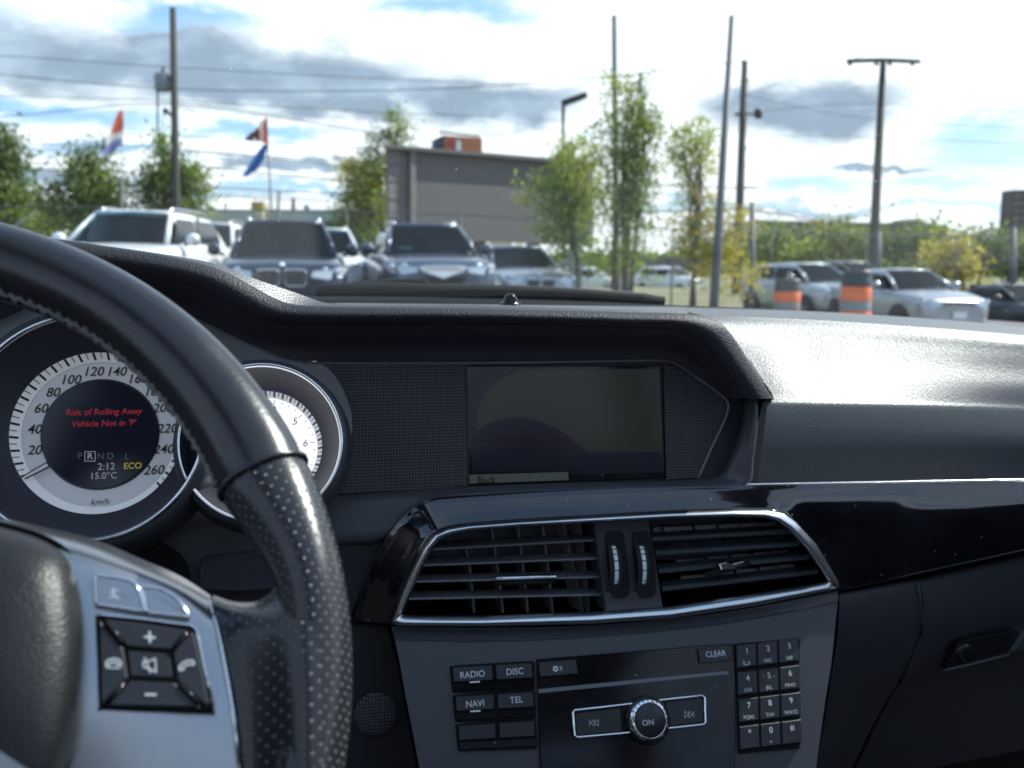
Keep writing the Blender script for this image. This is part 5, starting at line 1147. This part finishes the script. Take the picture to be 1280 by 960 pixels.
# traffic drums
MT['cone_or'] = mat('drum_orange', (.80, .17, .05), .45); MT['cone_bk'] = mat('drum_dark_band', (.06, .065, .065), .4); MT['cone_gr'] = mat('drum_grey_band', (.20, .21, .21), .35)
def drum(x, ytop, d, lbl):
    t_ = B(x, ytop, d); g_ = gz(t_.x, t_.y); h = t_.z-g_; root = tag(empty('traffic_drum', V((t_.x, t_.y, g_))), lbl, 'traffic drum', 'orange and black traffic drums')
    H = [0, .08, .30, .47, .60, .79, .92, 1.0]; rr = [.30, .275, .27, .26, .255, .25, .24, .19]
    k = h/1.05
    ms = ['rubber', 'cone_bk', 'cone_or', 'cone_gr', 'cone_or', 'cone_bk', 'cone_bk']
    nm = ['base', 'band', 'band', 'band', 'band', 'band', 'lid']
    for i in range(7):
        MB().lathe([(rr[i]+.006, H[i]*k), (rr[i]+.006, H[i+1]*k-.02), (rr[i]-.012, H[i+1]*k-.004), (rr[i+1], H[i+1]*k)], V((t_.x, t_.y, g_)), V((0, 0, 1)), MT[ms[i]], 28).build(nm[i], root)
    MB().tube([V((t_.x-.09, t_.y, g_+h*.95)), V((t_.x-.07, t_.y, g_+h+.06)), V((t_.x+.07, t_.y, g_+h+.06)), V((t_.x+.09, t_.y, g_+h*.95))], .02, MT['cone_bk'], 6).build('handle', root)
drum(985, 345, 19, 'left traffic drum, in front of the silver hatchback')
drum(1072, 333, 17, 'right traffic drum, between the silver hatchback and silver sedan')
# ---------------------------------------------------------------- cars
def paint(n, c, metal=.3, r_=.28): return mat(n, c, r_, metal, spec=.4, coat=.5)
PT = dict(white=paint('white_paint_car', (.72, .73, .74), 0), navy=paint('navy_paint', (.009, .017, .045), .3, .22), tan=paint('steel_blue_paint', (.075, .095, .14), .6, .25), silver=paint('silver_paint', (.36, .37, .39), .7, .3), silver2=paint('pale_silver_paint', (.40, .42, .44), .6, .28), dark=paint('dark_grey_paint', (.05, .06, .07), .5))
def car(x, d, ytop, style, pt, label, rot=0.0, grille='bars', name='parked_car', cat='car', wd=None, extra=None, group='parked cars facing the fence'):
    c = B(x, 330, d); spec = dict(suv=(4.7, .95, 1.76), cross=(4.65, .94, 1.66), sedan=(4.6, .90, 1.43), hatch=(4.2, .87, 1.46))[style]
    L, W, H = spec
    top = B(x, ytop, d).z; z0 = top-H
    root = tag(empty(name, V((c.x, c.y, z0)), rot), label, cat, group)
    m_ = PT[pt]; h2 = L/2
    hb = {'suv': 1.21, 'cross': 1.13, 'sedan': .97, 'hatch': .98}[style]      # belt height
    gr = {'suv': .22, 'cross': .20, 'sedan': .15, 'hatch': .16}[style]
    gk = .77 if style in ('suv', 'cross') else .72; fb = 1.10 if style in ('suv', 'cross') else 1.03
    st = [(-h2, W*.62, gr+.15, hb*.62*fb, hb*.66*fb), (-h2+.06, W*.84, gr+.05, hb*.72*fb, hb*.78*fb), (-h2+.25, W*.95, gr, hb*.80*fb, hb*.86*fb), (-h2+.7, W*.985, gr, hb*.88*min(fb, 1.04), hb*.96), (-h2+1.15, W, gr, hb*.94, hb*1.02), (-.4, W, gr, hb, hb*1.03), (h2-1.2, W, gr, hb*1.02, hb*1.03), (h2-.4, W*.96, gr+.05, hb*1.0, hb*1.03), (h2-.08, W*.88, gr+.1, hb*.93, hb*.98), (h2, W*.7, gr+.2, hb*.85, hb*.88)]
    rows = []
    for y, w_, zb, zs, zt in st:
        half = [(0, zb), (w_*.8, zb), (w_*.97, zb+.10), (w_, (zb+zs)*.5), (w_*.985, zs-.05), (w_*.93, zs+(zt-zs)*.4), (w_*.72, zt-.01), (w_*.35, zt+.005), (0, zt+.01)]
        ring = [V((a, y, b)) for a, b in half]+[V((-a, y, b)) for a, b in half[-2:0:-1]]
        rows.append(ring)
    mb = MB().grid(rows, m_, closed=True); mb.add(rows[0], [range(len(rows[0]))], m_, True); mb.add(rows[-1], [range(len(rows[0]))], m_, True)
    mb.build('body', root, local=True, subsurf=1)
    # greenhouse
    yf, yt, yr, yd = {'suv': (-h2+1.25, -h2+1.95, h2-.55, h2-.18), 'cross': (-h2+1.25, -h2+2.0, h2-.9, h2-.3), 'sedan': (-h2+1.25, -h2+2.0, h2-1.55, h2-.75), 'hatch': (-h2+1.0, -h2+1.75, h2-.8, h2-.2)}[style]
    wb_, wt_ = W*.80, W*.61; zb_ = hb*1.0
    def P3(x_, t, side=1):       # t 0 belt .. 1 roof on front slope
        return None
    gh = [(yf, wb_, zb_, zb_), (yf+.02, wb_, zb_, zb_+.03), (yt, wt_*1.02, zb_, H-.04), (yt+.3, wt_, zb_, H), ((yt+yr)/2, wt_, zb_, H), (yr, wt_*.98, zb_, H-.04), (yd, wb_*.95, zb_, zb_+.04), (yd+.02, wb_*.95, zb_, zb_)]
    rows = []
    for y, w_, z_a, z_b in gh[2:]:
        wb2 = wb_ if z_b > z_a+.01 else w_
        ring = [V((wb2, y, z_a)), V((wb2*.6+w_*.4, y, z_a+(z_b-z_a)*.55)), V((w_+.02, y, z_a+(z_b-z_a)*.93)), V((w_*.85, y, z_b)), V((0, y, z_b+.02)), V((-w_*.85, y, z_b)), V((-w_-.02, y, z_a+(z_b-z_a)*.93)), V((-wb2*.6-w_*.4, y, z_a+(z_b-z_a)*.55)), V((-wb2, y, z_a))]
        rows.append(ring)
    MB().grid(rows, m_).build('cabin', root, local=True)
    inn = MB()
    inn.prism([V((-wb_*.98, yf+.02, zb_-.02)), V((wb_*.98, yf+.02, zb_-.02)), V((wb_*.95, yt+.12, zb_+.02)), V((-wb_*.95, yt+.12, zb_+.02))], V((0, 0, -.05)), MT['interior'])
    inn.box((0, yt+1.3, zb_+.05), wb_*1.7, .05, (H-zb_)*1.6, MT['interior'])
    for s_ in (-.37, .37):
        inn.box((s_, yt+.62, zb_+.02), .44, .14, .5, MT['interior_l']); inn.box((s_, yt+.62, zb_+.34), .24, .10, .17, MT['interior_l'])
    inn.box((0, yt+1.15, zb_+.08), .9, .1, .3, MT['interior_l']); inn.box((0, yt+.04, H-.16), .24, .03, .07, MT['interior'])
    inn.tube([V((.37+.17*math.cos(q), yt-.02+.08*math.sin(q), zb_+.02+.14*math.sin(q))) for q in [R(30*k) for k in range(12)]], .018, MT['interior'], 5, closed=True)
    inn.build('interior', root, local=True)
    for s_ in (1, -1): MB().tube([V((s_*wb_, yf, zb_)), V((s_*(wb_+wt_)*.508, (yf+yt)/2, (zb_+H)/2-.015)), V((s_*(wt_*1.02), yt+.04, H-.06))], .042, m_, 8).build('pillar', root, local=True)
    MB().tube([V((x_*wt_, yt+.01, H-.045+.02*(1-abs(x_)))) for x_ in (-1, -.5, 0, .5, 1)], .04, m_, 8).build('roof_edge', root, local=True)
    # glass set 12 mm proud of the cabin shell
    def slope(ya, za, wa, yb_, zb2, wb2, nrm, name_, inset=.07, n=8, gm_='carglass'):
        rr_ = []
        for j in range(5):
            t = .0+.97*j/4; w_ = (wa+(wb2-wa)*t)-inset; y = ya+(yb_-ya)*t; z = za+(zb2-za)*t
            rr_.append([V((w_*s_/n*2-w_, y, z+.02*(1-abs(s_/n*2-1))))+nrm*.028 for s_ in range(n+1)])
        MB().grid(rr_, MT[gm_]).build(name_, root, local=True)
    slope(yf, zb_, wb_, yt, H-.04, wt_, V((0, -.7, .7)), 'windscreen', .03, 8, 'cargl2')
    slope(yd, zb_, wb_*.95, yr, H-.04, wt_, V((0, .5, .8)), 'rear_window')
    for s_ in (1, -1):
        ym = (yf+yd)/2+.05
        for (a0, a1, b0, b1) in ((yf+.30, ym-.05, yt+.12, ym-.05), (ym+.04, yd-.42, ym+.04, yr-.08)):
            def sx(z): t = (z-zb_)/(H-.04-zb_); return (wb_*(1-t*.0)+(wt_+.02-wb_)*t*t*.55+(wt_-wb_)*t*.45)+.022
            za, zc = zb_+.05, H-.12
            q = [V((s_*sx(za), a0, za)), V((s_*sx(za), a1, za)), V((s_*sx(zc), b1, zc)), V((s_*sx(zc), b0, zc))]
            md0, md1 = (q[0]+q[3])/2+V((s_*.02, 0, 0)), (q[1]+q[2])/2+V((s_*.02, 0, 0))
            MB().grid([[q[0], q[1]], [md0, md1], [q[3], q[2]]], MT['carglass']).build('side_window', root, local=True)
        # mirror
        mm = MB(); mc = V((s_*(W+.10), yf+.38, zb_+.09)); mm.lathe([(0, -.10), (.06, -.095), (.095, -.04), (.10, .03), (.07, .085), (0, .10)], mc, V((1, 0, 0)), m_, 12)
        mm.tube([mc+V((-s_*.05, 0, -.04)), V((s_*W*.95, yf+.42, zb_+.0))], .025, MT['plasticblack'], 6); mm.build('wing_mirror', root, local=True)
        # headlight
        hy = -h2+.11; hz_ = hb*gk
        hl = [V((s_*W*.42, -h2-.012, hz_-.02)), V((s_*W*.66, -h2+.015, hz_-.055)), V((s_*W*.86, -h2+.12, hz_-.02)), V((s_*W*.96, -h2+.36, hz_+.09)), V((s_*W*.93, -h2+.30, hz_+.13)), V((s_*W*.80, -h2+.10, hz_+.10)), V((s_*W*.44, -h2+.01, hz_+.06))]
        cc_ = sum(hl, V())/7+V((0, -.05, .02)); hm = MB(); hm.add(hl+[cc_], [(i, (i+1) % 7, 7) for i in range(7)], MT['lamp'], True)
        for q_ in (-.10, .08): hm.lathe([(0, .015), (.05, .0), (.06, -.03)], cc_+V((q_*1.0, .0+abs(q_)*.2, 0)), V((0, -1, 0)), MT['chrome_bright'], 12)
        hm.build('headlight', root, local=True)
        MB().lathe([(0, .01), (.045, .008), (.055, -.02)], V((s_*W*.68, -h2+.02, gr+.20)), V((0, -1, 0)), MT['lamp'], 12).build('fog_light', root, local=True)
        if style in ('suv', 'cross'):
            MB().tube([V((s_*wt_*.93, yt+.10, H-.01)), V((s_*wt_*.95, yt+.25, H+.045)), V((s_*wt_*.95, yr-.25, H+.045)), V((s_*wt_*.93, yr-.05, H-.01))], .02, MT['chrome'], 8).build('roof_rail', root, local=True)
    wr = {'suv': .37, 'cross': .36, 'sedan': .32, 'hatch': .31}[style]
    for s_ in (1, -1):
        for y in (-h2+.88, h2-.9):
            ax_ = V((s_, 0, 0)); o_ = V((s_*(W-.20), y, wr))
            arch = MB().lathe([(wr+.05, .205), (0, .205)], o_, ax_, MT['plasticblack'], 24); arch.build('wheel_arch', root, local=True)
            t_ = MB().lathe([(wr*.62, .21), (wr*.93, .225), (wr, .19), (wr, .02), (wr*.9, 0)], o_, ax_, MT['rubber'], 24).build('wheel', root, local=True)
            rm = MB().lathe([(wr*.62, .215), (wr*.58, .19), (.06, .20), (0, .215)], o_, ax_, MT['rim'], 24); rm.build('rim', t_, local=True)
    # grille, bumper intake, plate recess
    gz_ = hb*gk
    if grille == 'kidney':
        for s_ in (1, -1):
            mb = MB(); kw, kh = (.155, .115) if style == 'suv' else (.13, .085)
            cx = s_*(kw+.03); pts = [V((cx+a*kw, -h2-.035+abs(a)*.01, gz_-.03+b*kh)) for a, b in ((-.95, -.6), (-.7, -1), (.7, -1), (.98, -.5), (.92, .8), (.7, 1), (-.8, 1), (-.95, .8))]
            mb.prism(pts, V((0, .10, 0)), MT['black']); mb.tube(pts, .012, MT['chrome_bright'], 6, closed=True)
            for q in range(7): mb.box((cx+(-.75+q*.25)*kw, -h2-.045, gz_-.03), .008, .015, kh*1.9, MT['galv'])
            mb.build('kidney_grille', root, local=True)
        MB().lathe([(0, .012), (.035, .012), (.04, 0)], V((0, -h2+.10, gz_+.15)), V((0, -.5, .85)), MT['lit_print'], 20).build('badge', root, local=True)
    elif grille == 'beak':
        mb = MB(); pts = [V((a*.42, -h2-.03+abs(a)*.02, gz_+b)) for a, b in ((-1, .06), (-.8, -.02), (0, -.13), (.8, -.02), (1, .06), (.6, .09), (0, .10), (-.6, .09))]
        mb.prism(pts, V((0, .12, 0)), MT['chrome'], .02)
        mb.prism([V((a*.40, -h2-.01, gz_-.15+b)) for a, b in ((-1, .06), (-.7, -.06), (.7, -.06), (1, .06))], V((0, .1, 0)), MT['black']); mb.build('grille', root, local=True)
    else:
        mb = MB(); mb.prism([V((a*.40, -h2-.012+abs(a)*.015, gz_+b)) for a, b in ((-1, -.07), (1, -.07), (1.05, .06), (-1.05, .06))], V((0, .10, 0)), MT['black'])
        for q in range(3): mb.box((0, -h2-.022, gz_-.05+q*.045), .78, .02, .012, MT['chrome'])
        mb.build('grille', root, local=True)
    MB().prism([V((a*W*.55, -h2-.005+abs(a)*.02, gr+.16+b)) for a, b in ((-1, -.06), (1, -.06), (1.05, .07), (-1.05, .07))], V((0, .10, 0)), MT['black'], .01).build('air_intake', root, local=True)
    MB().box((0, -h2-.03, gr+.33), .32, .012, .15, MT['white']).build('number_plate', root, local=True)
    MB().tube([V((-.62, yf+.0, zb_+.035)), V((-.1, yf+.05, zb_+.045)), V((.45, yf+.02, zb_+.035))], .012, MT['plasticblack'], 5).build('wiper', root, local=True)
    if extra: extra(root, yf, zb_, W, h2)
    return root
def reflectionL(root, yf, zb_, W, h2):  # pale slab paints a faint reflection on the windscreen
    MB().box((-.42, yf+.16, zb_+.10), .22, .02, .05, MT['roofgrey'], (V((1, 0, 0)), V((0, .7, -.7)), V((0, .7, .7)))).build('reflection_patch', root, local=True)
car(180, 15.8, 265, 'suv', 'white', 'large white SUV nearest the left, with dark windscreen and white mirrors', R(-11), 'bars', 'parked_suv', 'suv')
car(262, 21.5, 279, 'suv', 'white', 'second white SUV, partly hidden behind the large white one', R(-8), 'bars', 'parked_suv', 'suv')
car(357, 15.6, 277, 'suv', 'navy', 'dark blue SUV with a twin chrome grille', R(0), 'kidney', 'parked_suv', 'suv')
car(400, 20.5, 286, 'suv', 'white', 'white SUV of which only a sliver shows right of the dark blue one', R(0), 'bars', 'parked_suv', 'suv')
car(529, 17.2, 281, 'cross', 'tan', 'blue grey crossover with roof rails and a pointed chrome grille', R(1), 'beak', 'parked_suv', 'suv', extra=reflectionL)
car(642, 21.5, 308, 'sedan', 'silver', 'silver sedan with a twin black grille right of the crossover', R(2), 'kidney')
car(1006, 26, 329, 'hatch', 'silver2', 'silver hatchback behind the left traffic drum', R(8), 'bars')
car(1126, 22.5, 336, 'sedan', 'silver', 'long silver sedan right of the right traffic drum', R(-2), 'bars')
car(1268, 27, 355, 'sedan', 'dark', 'dark grey sedan cut by the right edge', R(0), 'bars')
car(1060, 31, 327, 'hatch', 'dark', 'dark car roof showing between the silver hatchback and the silver sedan', R(10), 'bars')
car(838, 60, 334, 'suv', 'white', 'small distant white truck seen between the young trees', R(30), 'bars', 'parked_truck', 'truck', group='distant vehicles')
car(735, 58, 335, 'suv', 'white', 'small distant white van behind the tree trunks', R(60), 'bars', 'parked_van', 'van', group='distant vehicles')
car(706, 62, 342, 'sedan', 'dark', 'small distant dark car behind the silver sedan', R(70), 'bars', group='distant vehicles')
